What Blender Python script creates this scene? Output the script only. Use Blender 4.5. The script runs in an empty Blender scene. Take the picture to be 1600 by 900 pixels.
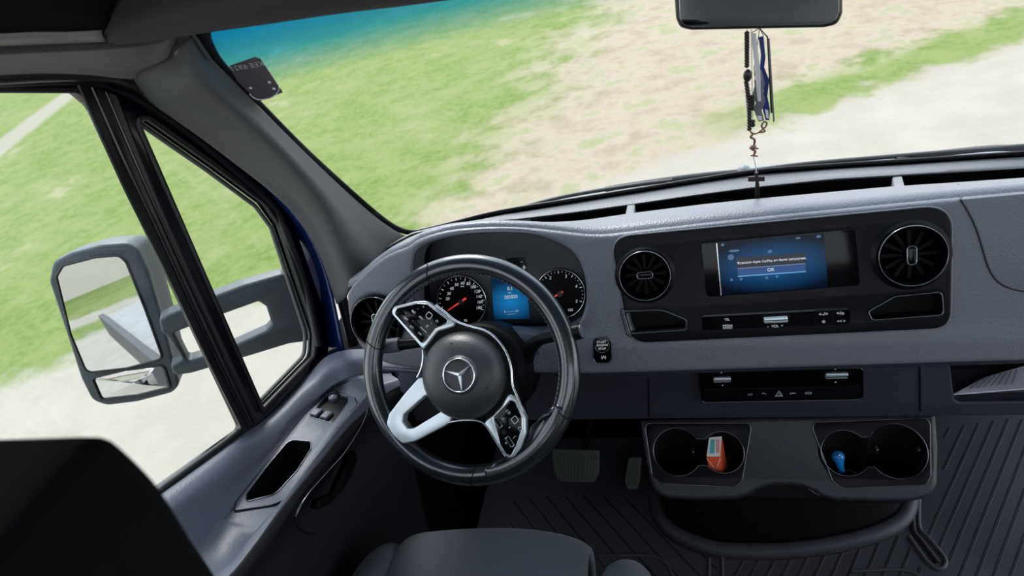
import bpy, bmesh, math, random
from mathutils import Vector, Matrix
random.seed(7)
PI = math.pi
SC = bpy.context.scene
COL = SC.collection
# ------------------------------------------------------------------ camera
FPX = 950.0
RX = Vector((0.95620814, -0.07104538, -0.28393407))
RF = Vector((0.18072108, -0.61976781, 0.7636935))
RD = Vector((0.23023008, 0.78156281, 0.57978762))
CAM = Vector((-.115, 0, 1.42))
cd = bpy.data.cameras.new('camera'); cam = bpy.data.objects.new('camera', cd); COL.objects.link(cam)
cd.lens = 36 * FPX / 1600; cd.sensor_width = 36; cd.clip_start = .01; cd.clip_end = 500
right = Vector((RX[0], RF[0], -RD[0])); down = Vector((RX[1], RF[1], -RD[1])); fwd = Vector((RX[2], RF[2], -RD[2]))
m = Matrix((( right.x, -down.x, -fwd.x, CAM.x), (right.y, -down.y, -fwd.y, CAM.y), (right.z, -down.z, -fwd.z, CAM.z), (0, 0, 0, 1)))
cam.matrix_world = m
SC.camera = cam
cd.dof.use_dof = True; cd.dof.focus_distance = 1.0; cd.dof.aperture_fstop = 6.5
# ------------------------------------------------------------------ sky, sun, exposure
vs = SC.view_settings; vs.view_transform = 'Standard'; vs.look = 'None'; vs.gamma = 1; vs.use_curve_mapping = False
vs.exposure = 0.40
SC.cycles.use_denoising = True
SC.cycles.max_bounces = 8; SC.cycles.transparent_max_bounces = 12
SC.cycles.sample_clamp_indirect = 4
W = bpy.data.worlds.new('sky'); SC.world = W; W.use_nodes = True
nt = W.node_tree; nt.nodes.clear()
bo = nt.nodes.new('ShaderNodeOutputWorld'); bg = nt.nodes.new('ShaderNodeBackground')
tc = nt.nodes.new('ShaderNodeTexCoord'); sx = nt.nodes.new('ShaderNodeSeparateXYZ'); cr = nt.nodes.new('ShaderNodeValToRGB')
cr.color_ramp.elements[0].position = .0; cr.color_ramp.elements[0].color = (.92, .95, 1, 1)
cr.color_ramp.elements[1].position = .7; cr.color_ramp.elements[1].color = (.80, .88, 1, 1)
nt.links.new(tc.outputs['Generated'], sx.inputs[0]); nt.links.new(sx.outputs[2], cr.inputs[0]); nt.links.new(cr.outputs[0], bg.inputs[0]); nt.links.new(bg.outputs[0], bo.inputs[0])
bg.inputs[1].default_value = 2.2
sl = bpy.data.lights.new('sun', 'SUN'); sun = bpy.data.objects.new('sun', sl); COL.objects.link(sun)
sl.energy = 3.4; sl.angle = math.radians(20); sl.color = (1, .97, .92)
sun.rotation_euler = (math.radians(-38), math.radians(-22), 0)   # high, ahead and to the left, through thin cloud

# ------------------------------------------------------------------ photo ray helpers (to read real positions off surfaces)
def ray(x, y):
    v = Vector((x - 800, y - 450, FPX)) / FPX
    return Vector((RX.dot(v), RF.dot(v), -RD.dot(v)))
def atX(x, y, X): d = ray(x, y); return CAM + d * ((X - CAM.x) / d.x)
def atY(x, y, Y): d = ray(x, y); return CAM + d * ((Y - CAM.y) / d.y)
def atZ(x, y, Z): d = ray(x, y); return CAM + d * ((Z - CAM.z) / d.z)
def wsY(x, z): return 1.035 - .085 * (x / .66) ** 2 - (z - .85) * .59
def atWS(x, y, off=0):
    d = ray(x, y); t = .8
    for _ in range(40):
        P = CAM + d * t; t += (wsY(P.x, P.z) + off - P.y) / (d.y + .59 * d.z + .3)
    return CAM + d * t

# ------------------------------------------------------------------ geometry generators, all return (verts, faces)
class Pl:
    def __init__(s, O, ex, ey, k=1.0):
        s.k = k; s.O = Vector(O); s.ex = Vector(ex).normalized(); e = Vector(ey); s.ey = (e - s.ex * e.dot(s.ex)).normalized(); s.n = s.ex.cross(s.ey)
    def p(s, x, y, h=0):
        d = ray(x, y); O = s.O + s.n * h * s.k; t = (O - CAM).dot(s.n) / d.dot(s.n); q = CAM + d * t - O
        return (q.dot(s.ex) / s.k, q.dot(s.ey) / s.k)
    def px(s, pts, h=0): return [s.p(a, b, h) for a, b in pts]
    def w(s, u, v, h=0): return s.O + (s.ex * u + s.ey * v + s.n * h) * s.k
    def off(s, h): return Pl(s.O + s.n * h * s.k, s.ex, s.ey, s.k)
    def M(s, h=0):
        k = s.k; o = s.O + s.n * h * k
        return Matrix(((s.ex.x * k, s.ey.x * k, s.n.x * k, o.x), (s.ex.y * k, s.ey.y * k, s.n.y * k, o.y), (s.ex.z * k, s.ey.z * k, s.n.z * k, o.z), (0, 0, 0, 1)))
def tilt(O, deg, k=1.0): # plane facing the driver whose normal is raised deg above the horizontal
    a = math.radians(deg); return Pl(O, (1, 0, 0), (0, math.sin(a), math.cos(a)), k)
def rnd(pts, r, n=5):
    out = []; N = len(pts)
    for i in range(N):
        p = Vector(pts[i]); a = Vector(pts[i - 1]) - p; b = Vector(pts[(i + 1) % N]) - p
        rr = r[i] if isinstance(r, (list, tuple)) else r
        if rr <= 0: out.append(tuple(p)); continue
        la, lb = a.length, b.length; a.normalize(); b.normalize()
        ang = a.angle(b, PI); t = min(rr / max(math.tan(ang / 2), 1e-3), la * .48, lb * .48)
        A = p + a * t; B = p + b * t
        for k in range(n + 1):
            s = k / n; out.append(tuple(A * (1 - s) ** 2 + p * 2 * s * (1 - s) + B * s * s))
    return out
def cm(p0, p1, p2, p3, t):
    return .5 * ((2 * p1) + (p2 - p0) * t + (2 * p0 - 5 * p1 + 4 * p2 - p3) * t * t + (3 * p1 - p0 - 3 * p2 + p3) * t ** 3)
def smooth(pts, k=6, closed=False):
    P = [Vector(p) for p in pts]; N = len(P); out = []
    for i in range(N if closed else N - 1):
        g = (lambda j: P[j % N]) if closed else (lambda j: P[max(0, min(N - 1, j))])
        for q in range(k): out.append(cm(g(i - 1), g(i), g(i + 1), g(i + 2), q / k))
    if not closed: out.append(P[-1])
    return out
def circle(c, r, n=48, ry=None):
    return [(c[0] + r * math.cos(2 * PI * i / n), c[1] + (ry or r) * math.sin(2 * PI * i / n)) for i in range(n)]
def rrect(c, w, h, r, ang=0):
    q = rnd([(-w/2, -h/2), (w/2, -h/2), (w/2, h/2), (-w/2, h/2)], r); ca, sa = math.cos(ang), math.sin(ang)
    return [(c[0] + x * ca - y * sa, c[1] + x * sa + y * ca) for x, y in q]
def from_curve(cu, M):
    o = bpy.data.objects.new('t', cu); COL.objects.link(o)
    dg = bpy.context.evaluated_depsgraph_get(); me = bpy.data.meshes.new_from_object(o.evaluated_get(dg))
    V = [M @ v.co for v in me.vertices]; F = [tuple(p.vertices) for p in me.polygons]
    bpy.data.objects.remove(o); bpy.data.curves.remove(cu); bpy.data.meshes.remove(me)
    return V, F
def plate(pl, outer, holes=(), h0=-.002, h1=0.0, bev=.0, br=2):
    cu = bpy.data.curves.new('c', 'CURVE'); cu.dimensions = '2D'; cu.fill_mode = 'BOTH'
    T = abs(h1 - h0) / 2; bev = min(bev, T * .98)
    cu.extrude = max(T - bev, 1e-5)
    if bev > 0: cu.bevel_depth = bev; cu.bevel_resolution = br; cu.offset = -bev
    for loop in [outer] + list(holes):
        s = cu.splines.new('POLY'); s.points.add(len(loop) - 1); s.use_cyclic_u = True
        for i, q in enumerate(loop): s.points[i].co = (q[0], q[1], 0, 1)
    return from_curve(cu, pl.M((h0 + h1) / 2))
def text(pl, s, u, v, size, ang=0, h=.0004, ext=.0002, shear=0, bold=0):
    cu = bpy.data.curves.new('f', 'FONT'); cu.body = s; cu.size = size; cu.align_x = 'CENTER'; cu.align_y = 'CENTER'; cu.extrude = ext; cu.shear = shear; cu.offset = bold
    return from_curve(cu, pl.M(h) @ Matrix.Translation((u, v, 0)) @ Matrix.Rotation(ang, 4, 'Z'))
def tpx(pl, s, x, y, size, ang=0, h=.0004, **k):
    u, v = pl.p(x, y, h); return text(pl, s, u, v, size, ang, h, **k)
def tube(pts, r, closed=False, res=4, radii=None):
    cu = bpy.data.curves.new('c', 'CURVE'); cu.dimensions = '3D'; cu.bevel_depth = r; cu.bevel_resolution = res; cu.use_fill_caps = True
    s = cu.splines.new('POLY'); s.points.add(len(pts) - 1); s.use_cyclic_u = closed
    for i, q in enumerate(pts):
        s.points[i].co = (q[0], q[1], q[2], 1)
        if radii: s.points[i].radius = radii[i]
    return from_curve(cu, Matrix())
def ring(pl, loop, r, h=0, **k): return tube([pl.w(u, v, h) for u, v in loop], r * pl.k, True, **k)
def lathe(pl, c, prof, n=64, closed=False):
    V = []; F = []; m_ = len(prof)
    for i in range(n):
        a = 2 * PI * i / n
        for r, h in prof: V.append(pl.w(c[0] + r * math.cos(a), c[1] + r * math.sin(a), h))
    for i in range(n):
        j = (i + 1) % n
        for k in range(m_ if closed else m_ - 1):
            l = (k + 1) % m_; F.append((i * m_ + k, j * m_ + k, j * m_ + l, i * m_ + l))
    if not closed:
        if prof[0][0] > 1e-5: F.append(tuple(i * m_ for i in range(n))[::-1]) if prof[0][0] < .0 else None
    return V, [f for f in F if f]
def disc(pl, c, r, h, n=48): return [pl.w(x, y, h) for x, y in circle(c, r, n)], [tuple(range(n))]
def loft(rows, k=1, l=1, closed=False):
    R = [smooth(r, k) if k > 1 else [Vector(q) for q in r] for r in rows]
    if l > 1:
        cols = [smooth([r[i] for r in R], l) for i in range(len(R[0]))]; R = [[c[j] for c in cols] for j in range(len(cols[0]))]
    n = len(R[0]); V = [p for r in R for p in r]; F = []
    for a in range(len(R) - 1):
        for b in range(n if closed else n - 1):
            c = (b + 1) % n; F.append((a * n + b, a * n + c, (a + 1) * n + c, (a + 1) * n + b))
    return V, F
def pocket(pl, loop, h0, h1, inset=0, floor=True):
    cx = sum(p[0] for p in loop) / len(loop); cy = sum(p[1] for p in loop) / len(loop); n = len(loop)
    V = [pl.w(u, v, h0) for u, v in loop] + [pl.w(u + (cx - u) * inset, v + (cy - v) * inset, h1) for u, v in loop]
    F = [(i, (i + 1) % n, n + (i + 1) % n, n + i) for i in range(n)]
    if floor: F.append(tuple(range(n, 2 * n)))
    return V, F
def hexa(c8):
    return [Vector(p) for p in c8], [(0, 3, 2, 1), (4, 5, 6, 7), (0, 1, 5, 4), (1, 2, 6, 5), (2, 3, 7, 6), (3, 0, 4, 7)]
def box(x0, x1, y0, y1, z0, z1):
    return hexa([(x0, y0, z0), (x1, y0, z0), (x1, y1, z0), (x0, y1, z0), (x0, y0, z1), (x1, y0, z1), (x1, y1, z1), (x0, y1, z1)])
def sphere(c, r, n=10, sq=(1, 1, 1)):
    V = []; F = []
    for i in range(n + 1):
        for j in range(2 * n):
            a = PI * i / n; b = PI * j / n
            V.append(Vector(c) + Vector((r * sq[0] * math.sin(a) * math.cos(b), r * sq[1] * math.sin(a) * math.sin(b), r * sq[2] * math.cos(a))))
    for i in range(n):
        for j in range(2 * n):
            k = (j + 1) % (2 * n); F.append((i * 2 * n + j, (i + 1) * 2 * n + j, (i + 1) * 2 * n + k, i * 2 * n + k))
    return V, F

# ------------------------------------------------------------------ object helpers
def obj(name, geos, mat, parent=None, sharp=40, solid=0, subsurf=0, bevel=0):
    if isinstance(geos, tuple): geos = [geos]
    off = Vector((0, 0, 0)); q = parent
    while q is not None: off += q.location; q = q.parent
    V = []; F = []
    for v, f in geos:
        b = len(V); V += [p - off for p in v]; F += [tuple(i + b for i in t) for t in f]
    loc = Vector((0, 0, 0))
    if parent is None and V:
        lo = [min(p[i] for p in V) for i in range(3)]; hi = [max(p[i] for p in V) for i in range(3)]
        loc = Vector(((lo[0] + hi[0]) / 2, (lo[1] + hi[1]) / 2, lo[2])); V = [p - loc for p in V]
    me = bpy.data.meshes.new(name); me.from_pydata([tuple(p) for p in V], [], F)
    bm = bmesh.new(); bm.from_mesh(me); bmesh.ops.remove_doubles(bm, verts=bm.verts, dist=1e-6); bmesh.ops.recalc_face_normals(bm, faces=bm.faces); bm.to_mesh(me); bm.free()
    me.materials.append(mat)
    for p in me.polygons: p.use_smooth = True
    me.set_sharp_from_angle(angle=math.radians(sharp))
    o = bpy.data.objects.new(name, me); COL.objects.link(o); o.location = loc
    if parent: o.parent = parent
    if bevel:
        b = o.modifiers.new('b', 'BEVEL'); b.width = bevel; b.segments = 3; b.limit_method = 'ANGLE'; b.angle_limit = .6; b.use_clamp_overlap = True
    if subsurf: s = o.modifiers.new('s', 'SUBSURF'); s.levels = s.render_levels = subsurf
    if solid: s = o.modifiers.new('t', 'SOLIDIFY'); s.thickness = abs(solid); s.offset = -1 if solid > 0 else 1
    return o
def multi(name, geos, mt, parent, **k):
    return [obj(name, g_, mt, parent, **k) for g_ in geos]
def thing(name, label, cat, loc, group=None, kind=None):
    o = bpy.data.objects.new(name, None); COL.objects.link(o); o.location = loc; o.empty_display_size = .05
    if kind: o['kind'] = kind
    if label: o['label'] = label
    if cat: o['category'] = cat
    if group: o['group'] = group
    return o
def tag(o, label, cat=None, group=None, kind=None):
    o['label'] = label
    if cat: o['category'] = cat
    if group: o['group'] = group
    if kind: o['kind'] = kind
    return o

# ------------------------------------------------------------------ materials
def mat(name, col, rough=.5, metal=0, spec=.5, bump=0, bscale=300, noise=None, coat=0, var=0, kind='NOISE', sheen=0, coatrough=.05):
    M = bpy.data.materials.new(name); M.use_nodes = True; N = M.node_tree; b = N.nodes['Principled BSDF']
    b.inputs['Base Color'].default_value = (*col, 1); b.inputs['Roughness'].default_value = rough; b.inputs['Metallic'].default_value = metal
    b.inputs['Specular IOR Level'].default_value = spec; b.inputs['Coat Weight'].default_value = coat; b.inputs['Coat Roughness'].default_value = coatrough
    b.inputs['Sheen Weight'].default_value = sheen
    t = N.nodes.new('ShaderNodeTexCoord')
    if bump:
        if kind == 'VORONOI':
            n = N.nodes.new('ShaderNodeTexVoronoi'); n.inputs['Scale'].default_value = bscale; out = n.outputs['Distance']
        else:
            n = N.nodes.new('ShaderNodeTexNoise'); n.inputs['Scale'].default_value = bscale; n.inputs['Detail'].default_value = 3; out = n.outputs['Fac']
        N.links.new(t.outputs['Object'], n.inputs['Vector'])
        u = N.nodes.new('ShaderNodeBump'); u.inputs['Strength'].default_value = bump; u.inputs['Distance'].default_value = .001
        N.links.new(out, u.inputs['Height']); N.links.new(u.outputs[0], b.inputs['Normal'])
    # slight real wear and dust so that nothing is one flat tone
    n2 = N.nodes.new('ShaderNodeTexNoise'); n2.inputs['Scale'].default_value = noise or 18; n2.inputs['Detail'].default_value = 4
    N.links.new(t.outputs['Object'], n2.inputs['Vector'])
    mr = N.nodes.new('ShaderNodeMapRange'); dv = min(.06, rough * .25) if rough > .05 else 0.0; mr.inputs[3].default_value = rough - dv; mr.inputs[4].default_value = min(rough + dv, 1)
    N.links.new(n2.outputs['Fac'], mr.inputs[0]); N.links.new(mr.outputs[0], b.inputs['Roughness'])
    if var:
        mx = N.nodes.new('ShaderNodeMix'); mx.data_type = 'RGBA'; mx.inputs[6].default_value = tuple(c * (1 - var) for c in col) + (1,); mx.inputs[7].default_value = tuple(min(c * (1 + var), 1) for c in col) + (1,)
        N.links.new(n2.outputs['Fac'], mx.inputs[0]); N.links.new(mx.outputs[2], b.inputs['Base Color'])
    return M
def emis(name, col, st=1):
    M = bpy.data.materials.new(name); M.use_nodes = True; b = M.node_tree.nodes['Principled BSDF']
    b.inputs['Base Color'].default_value = (*[c * .05 for c in col], 1); b.inputs['Emission Color'].default_value = (*col, 1); b.inputs['Emission Strength'].default_value = st; b.inputs['Roughness'].default_value = .3
    return M
m_dash = mat('dash plastic', (0.1432, 0.1503, 0.179), .38, bump=.35, bscale=420, kind='VORONOI', spec=.45)
m_dashlow = mat('dark lower plastic', (0.0333, 0.0333, 0.0487), .48, bump=.3, bscale=420, kind='VORONOI', spec=.4)
m_console = mat('console plastic', (0.0209, 0.0209, 0.0313), .45, bump=.35, bscale=500, kind='VORONOI', spec=.5)
m_panel = mat('satin black panel', (0.0043, 0.0043, 0.0064), .40, spec=.13)
m_gloss = mat('piano black', (.003, .003, .004), .08, spec=.18)
m_black = mat('matt black', (.002, .002, .003), .75, spec=.2)
m_recess = mat('recess black plastic', (.0035, .0035, .005), .55, spec=.12)
m_chrome = mat('chrome', (.75, .76, .80), .14, metal=1)
m_dchrome = mat('dark chrome', (.16, .16, .18), .2, metal=1)
m_silver = mat('satin silver', (.72, .78, .82), .32, metal=.6, noise=9)
m_leather = mat('black leather', (0.012, 0.016, 0.022), .26, bump=.12, bscale=700, kind='VORONOI', spec=.5, coat=.7, coatrough=.10)
m_leather.node_tree.nodes['Principled BSDF'].inputs['Coat IOR'].default_value = 1.6
m_hub = mat('airbag cover', (0.034, 0.035, 0.042), .4, bump=.2, bscale=600, kind='VORONOI')
m_thread = mat('stitching thread', (.12, .12, .13), .8)
m_white = mat('white print', (.75, .75, .78), .5)
m_whitelit = emis('backlit white print', (.75, .8, .9), .38)
m_red = emis('red needle', (.9, .05, .03), .55)
m_trim = mat('pillar trim cloth plastic', (0.0824, 0.0824, 0.0865), .62, bump=.4, bscale=600, spec=.3)
m_head = mat('headliner felt', (0.0675, 0.0675, 0.069), .95, bump=1.0, bscale=260, spec=.1, var=.3, noise=150, sheen=.2)
m_rub = mat('door seal rubber', (.004, .004, .006), .42, spec=.5)
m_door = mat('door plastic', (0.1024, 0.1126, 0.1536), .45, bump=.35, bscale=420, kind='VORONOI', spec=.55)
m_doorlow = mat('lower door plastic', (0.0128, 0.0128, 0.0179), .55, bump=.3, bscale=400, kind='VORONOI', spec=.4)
m_blue = mat('blue body paint', (0.0048, 0.0168, 0.09), .22, coat=.5, spec=.5)
m_frame = mat('black painted frame', (.003, .003, .007), .22, spec=.45, coat=.2)
m_mirh = mat('weathered black mirror plastic', (0.037, 0.0475, 0.0581), .5, bump=.25, bscale=300, var=.35, noise=25, spec=.5)
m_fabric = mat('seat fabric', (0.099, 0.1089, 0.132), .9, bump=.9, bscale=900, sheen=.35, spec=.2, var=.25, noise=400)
m_fabd = mat('shaded dark seat fabric', (0.0045, 0.0045, 0.006), .95, bump=.5, bscale=900, spec=.1)  # dark cloth taken near black: the shade on headrest and backrest is in its colour
m_mat = mat('rubber mat', (0.0494, 0.0494, 0.0627), .50, bump=.15, bscale=300, spec=.4)
m_matd = mat('rubber mat groove', (.004, .004, .007), .6)
m_carpet = mat('black carpet', (.003, .003, .005), .95, bump=.6, bscale=500, spec=.1)
m_pedal = mat('pedal rubber', (0.108, 0.1134, 0.108), .6, bump=.3, bscale=300)
m_steel = mat('bare steel', (.3, .3, .31), .35, metal=1)
m_wood = mat('dark wood beads', (.020, .012, .009), .4)
m_copper = mat('copper figure', (.30, .17, .14), .35, metal=.7)
m_orange = mat('orange carton', (.80, .10, .03), .5)
m_carton = mat('white carton', (.85, .80, .78), .5)
m_teal = mat('teal print', (.10, .45, .50), .5)
m_bluepl = mat('bright blue plastic', (.01, .22, .62), .25, coat=.3)
m_mirror = mat('mirror glass', (.80, .82, .84), .005, metal=1)
m_paper = mat('printed paper', (0.62, 0.62, 0.72), .8, var=.25, noise=60)
m_greycard = mat('grey card', (0.16, 0.16, 0.192), .6)
m_whcard = mat('pale card', (0.75, 0.75, 0.75), .6)
m_blcard = mat('blue card', (.015, .03, .16), .5)
m_sticker = mat('sticker back', (0.099, 0.0891, 0.099), .5)
m_cowl = mat('cowl plastic', (0.1536, 0.1741, 0.1946), .5, spec=.5)
m_roof = mat('cab lining', (0.0384, 0.0384, 0.041), .9)
m_lin = mat('pale cab lining', (.35, .35, .36), .9)
m_rearw = mat('rear trim', (.14, .14, .15), .8)
m_ledgep = mat('ledge plastic', (.10, .105, .115), .42, bump=.35, bscale=420, kind='VORONOI')
def glass(name, tint, refl=1.0):
    M = bpy.data.materials.new(name); M.use_nodes = True; N = M.node_tree; N.nodes.clear()
    o = N.nodes.new('ShaderNodeOutputMaterial'); mx = N.nodes.new('ShaderNodeMixShader'); tr = N.nodes.new('ShaderNodeBsdfTransparent'); gl = N.nodes.new('ShaderNodeBsdfGlossy'); lw = N.nodes.new('ShaderNodeLayerWeight'); pw = N.nodes.new('ShaderNodeMath'); pw.operation = 'POWER'; pw.inputs[1].default_value = 5; fr = N.nodes.new('ShaderNodeMath'); fr.operation = 'MULTIPLY_ADD'; fr.inputs[1].default_value = .6; fr.inputs[2].default_value = .02; N.links.new(lw.outputs['Facing'], pw.inputs[0]); N.links.new(pw.outputs[0], fr.inputs[0])
    lw.inputs[0].default_value = .5; gl.inputs['Roughness'].default_value = .01; tr.inputs[0].default_value = (*tint, 1)
    N.links.new(fr.outputs[0], mx.inputs[0]); N.links.new(tr.outputs[0], mx.inputs[1]); N.links.new(gl.outputs[0], mx.inputs[2]); N.links.new(mx.outputs[0], o.inputs[0])
    return M, N, tr
m_glass, _, _ = glass('side glass', (.97, .99, .98))
m_wind, N, tr = glass('windscreen glass', (.97, .99, .98))
g = N.nodes.new('ShaderNodeNewGeometry'); s_ = N.nodes.new('ShaderNodeSeparateXYZ'); c_ = N.nodes.new('ShaderNodeValToRGB'); mr = N.nodes.new('ShaderNodeMapRange')
mr.inputs[1].default_value = 1.22; mr.inputs[2].default_value = 1.335
N.links.new(g.outputs['Position'], s_.inputs[0]); N.links.new(s_.outputs[2], mr.inputs[0]); N.links.new(mr.outputs[0], c_.inputs[0]); N.links.new(c_.outputs[0], tr.inputs[0])
c_.color_ramp.elements[0].color = (.97, .99, .98, 1); c_.color_ramp.elements[0].position = .1
c_.color_ramp.elements[1].color = (.0, .13, .28, 1); c_.color_ramp.elements[1].position = .85
e = c_.color_ramp.elements.new(.5); e.color = (.14, .52, .62, 1)
dye = N.nodes.new('ShaderNodeBsdfTranslucent'); dye.inputs[0].default_value = (.002, .10, .20, 1)
c2 = N.nodes.new('ShaderNodeValToRGB'); c2.color_ramp.elements[0].color = (0, 0, 0, 1); c2.color_ramp.elements[0].position = .12; c2.color_ramp.elements[1].color = (.55, .55, .55, 1); c2.color_ramp.elements[1].position = .9
mxd = N.nodes.new('ShaderNodeMixShader'); mx_ = [n for n in N.nodes if n.type == 'MIX_SHADER' and n != mxd][0]
N.links.new(mr.outputs[0], c2.inputs[0]); N.links.new(c2.outputs[0], mxd.inputs[0]); N.links.new(tr.outputs[0], mxd.inputs[1]); N.links.new(dye.outputs[0], mxd.inputs[2]); N.links.new(mxd.outputs[0], mx_.inputs[1])

# ================================================================== OUTSIDE GROUND
GZ = -.65
M = bpy.data.materials.new('grass dirt and gravel road'); M.use_nodes = True; N = M.node_tree; L = N.links.new; b = N.nodes['Principled BSDF']; b.inputs['Roughness'].default_value = .95; b.inputs['Specular IOR Level'].default_value = .1
def nd(t, **k):
    n = N.nodes.new(t)
    for a, v in k.items(): setattr(n, a, v)
    return n
def mth(op, a, b_=None, c=None):
    n = nd('ShaderNodeMath', operation=op)
    for i, v in enumerate((a, b_, c)):
        if v is None: continue
        if isinstance(v, (int, float)): n.inputs[i].default_value = v
        else: L(v, n.inputs[i])
    return n.outputs[0]
geo = nd('ShaderNodeNewGeometry'); sep = nd('ShaderNodeSeparateXYZ'); L(geo.outputs['Position'], sep.inputs[0]); X_, Y_ = sep.outputs[0], sep.outputs[1]
def noi(scale, det=4, rough=.55, off=0):
    n = nd('ShaderNodeTexNoise'); n.inputs['Scale'].default_value = scale; n.inputs['Detail'].default_value = det; n.inputs['Roughness'].default_value = rough
    mp = nd('ShaderNodeMapping'); mp.inputs['Location'].default_value = (off, off * .7, 0); L(geo.outputs['Position'], mp.inputs[0]); L(mp.outputs[0], n.inputs['Vector']); return n.outputs['Fac']
def sstep(x, a, b_):
    n = nd('ShaderNodeMapRange', interpolation_type='SMOOTHSTEP'); n.inputs[1].default_value = a; n.inputs[2].default_value = b_; L(x, n.inputs[0]); return n.outputs[0]
def mixc(f, a, b_):
    n = nd('ShaderNodeMix', data_type='RGBA'); 
    for i, v in ((0, f), (6, a), (7, b_)):
        if isinstance(v, tuple): n.inputs[i].default_value = (*v, 1)
        elif isinstance(v, (int, float)): n.inputs[i].default_value = v
        else: L(v, n.inputs[i])
    return n.outputs[2]
# signed distance beyond the road edge: line through (-4.5,2.0) with slope .456
dd = mth('MULTIPLY', mth('SUBTRACT', mth('SUBTRACT', Y_, 4.05), mth('MULTIPLY', X_, .456)), .91)
nA, nB, nC, nD = noi(.9, 5, .6, 3), noi(3.2, 5, .6, 11), noi(14, 5, .65, 5), noi(60, 4, .7, 2)
dn = mth('ADD', dd, mth('MULTIPLY', mth('SUBTRACT', nB, .5), .9))
verge = sstep(dn, -.05, .28)
# dirt spreads to the right of a line, grass to the left
side = mth('ADD', mth('ADD', X_, 1.55), mth('MULTIPLY', mth('SUBTRACT', 5.5, Y_), .12))
side = mth('ADD', side, mth('MULTIPLY', mth('SUBTRACT', nA, .5), 3.2))
side = mth('ADD', side, mth('MULTIPLY', mth('SUBTRACT', nB, .5), 1.6))
dirt = sstep(side, -.55, .65)
strip = mth('MULTIPLY', sstep(mth('ABSOLUTE', mth('SUBTRACT', dn, .42)), .45, .12), sstep(mth('ADD', X_, mth('MULTIPLY', nA, 1.5)), .4, 1.6))
patch = sstep(mth('ADD', nB, mth('MULTIPLY', nC, .35)), .62, 1.0)
dirt2 = mth('MULTIPLY', dirt, mth('SUBTRACT', 1, mth('MAXIMUM', strip, mth('MULTIPLY', patch, .7))))
bare = mth('MULTIPLY', sstep(nA, .58, .70), .55)
dirt3 = mth('MAXIMUM', dirt2, mth('MULTIPLY', bare, sstep(nB, .45, .6)))
grass = mixc(sstep(nC, .35, .65), (0.088, 0.133, 0.029), (0.126, 0.170, 0.050))
grass = mixc(mth('MULTIPLY', sstep(nB, .40, .65), .8), grass, (0.150, 0.179, 0.064))
grass = mixc(mth('MULTIPLY', sstep(nA, .45, .7), .5), grass, (0.176, 0.188, 0.083))
grass = mixc(mth('MULTIPLY', sstep(nD, .50, .75), .25), grass, (0.211, 0.234, 0.129))
soil = mixc(sstep(nB, .35, .65), (0.220, 0.176, 0.131), (0.307, 0.258, 0.213))
soil = mixc(mth('MULTIPLY', sstep(nB, .52, .62), .45), soil, (.17, .19, .10))
soil = mixc(mth('MULTIPLY', sstep(nC, .45, .65), .5), soil, (0.264, 0.237, 0.180))
soil = mixc(mth('MULTIPLY', sstep(nD, .5, .7), .25), soil, (0.161, 0.143, 0.104))
road = mixc(sstep(nB, .3, .7), (0.253, 0.235, 0.203), (0.291, 0.272, 0.237)); road = mixc(mth('MULTIPLY', nD, .4), road, (0.265, 0.244, 0.211))
far = mixc(dirt3, grass, soil)
edge = mth('MULTIPLY', sstep(mth('ABSOLUTE', mth('SUBTRACT', dn, .15)), .5, .05), .75)
far = mixc(edge, far, soil) if False else far
col = mixc(verge, road, far)
# the narrow path in the lawn far left
pd = mth('ABSOLUTE', mth('SUBTRACT', mth('MULTIPLY', mth('SUBTRACT', Y_, 7.63), .437), mth('MULTIPLY', mth('ADD', X_, 10.95), -.9)))
pdn = mth('ADD', pd, mth('MULTIPLY', mth('SUBTRACT', nB, .5), .25))
col = mixc(mth('MULTIPLY', sstep(pdn, .42, .2), .9), col, (.23, .215, .18))
# behind the van the road is bounded by grass verges
bk = sstep(mth('ADD', Y_, 2.0), 0, -2)
vy = mth('ADD', mth('ADD', Y_, mth('MULTIPLY', X_, -.35)), mth('MULTIPLY', nB, 1.0))
vgr = mth('MULTIPLY', sstep(vy, -7.6, -8.2), mth('SUBTRACT', 1, mth('MULTIPLY', sstep(mth('ABSOLUTE', mth('ADD', vy, 9.6)), .7, .4), .9)))
col = mixc(bk, col, road)
col = mixc(mth('MULTIPLY', bk, vgr), col, grass)
L(col, b.inputs['Base Color'])
bu = nd('ShaderNodeBump'); bu.inputs['Strength'].default_value = .35; bu.inputs['Distance'].default_value = .02; L(mth('ADD', nC, mth('MULTIPLY', nD, .5)), bu.inputs['Height']); L(bu.outputs[0], b.inputs['Normal'])
m_ground = M
gv = []; gf = []; n_ = 60
for i in range(n_ + 1):
    for j in range(n_ + 1):
        x = -60 + 120 * i / n_; y = -60 + 120 * j / n_
        r_ = math.hypot(x, y); gv.append(Vector((x, y, GZ + .0 + .25 * math.sin(x * .12) * math.sin(y * .1) * min(1, max(0, (r_ - 14) / 20)))))
for i in range(n_):
    for j in range(n_): a = i * (n_ + 1) + j; gf.append((a, a + n_ + 1, a + n_ + 2, a + 1))
gr = obj('ground', (gv, gf), m_ground); tag(gr, 'green lawn, bare dirt and pale gravel road around the van', kind='structure')

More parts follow.
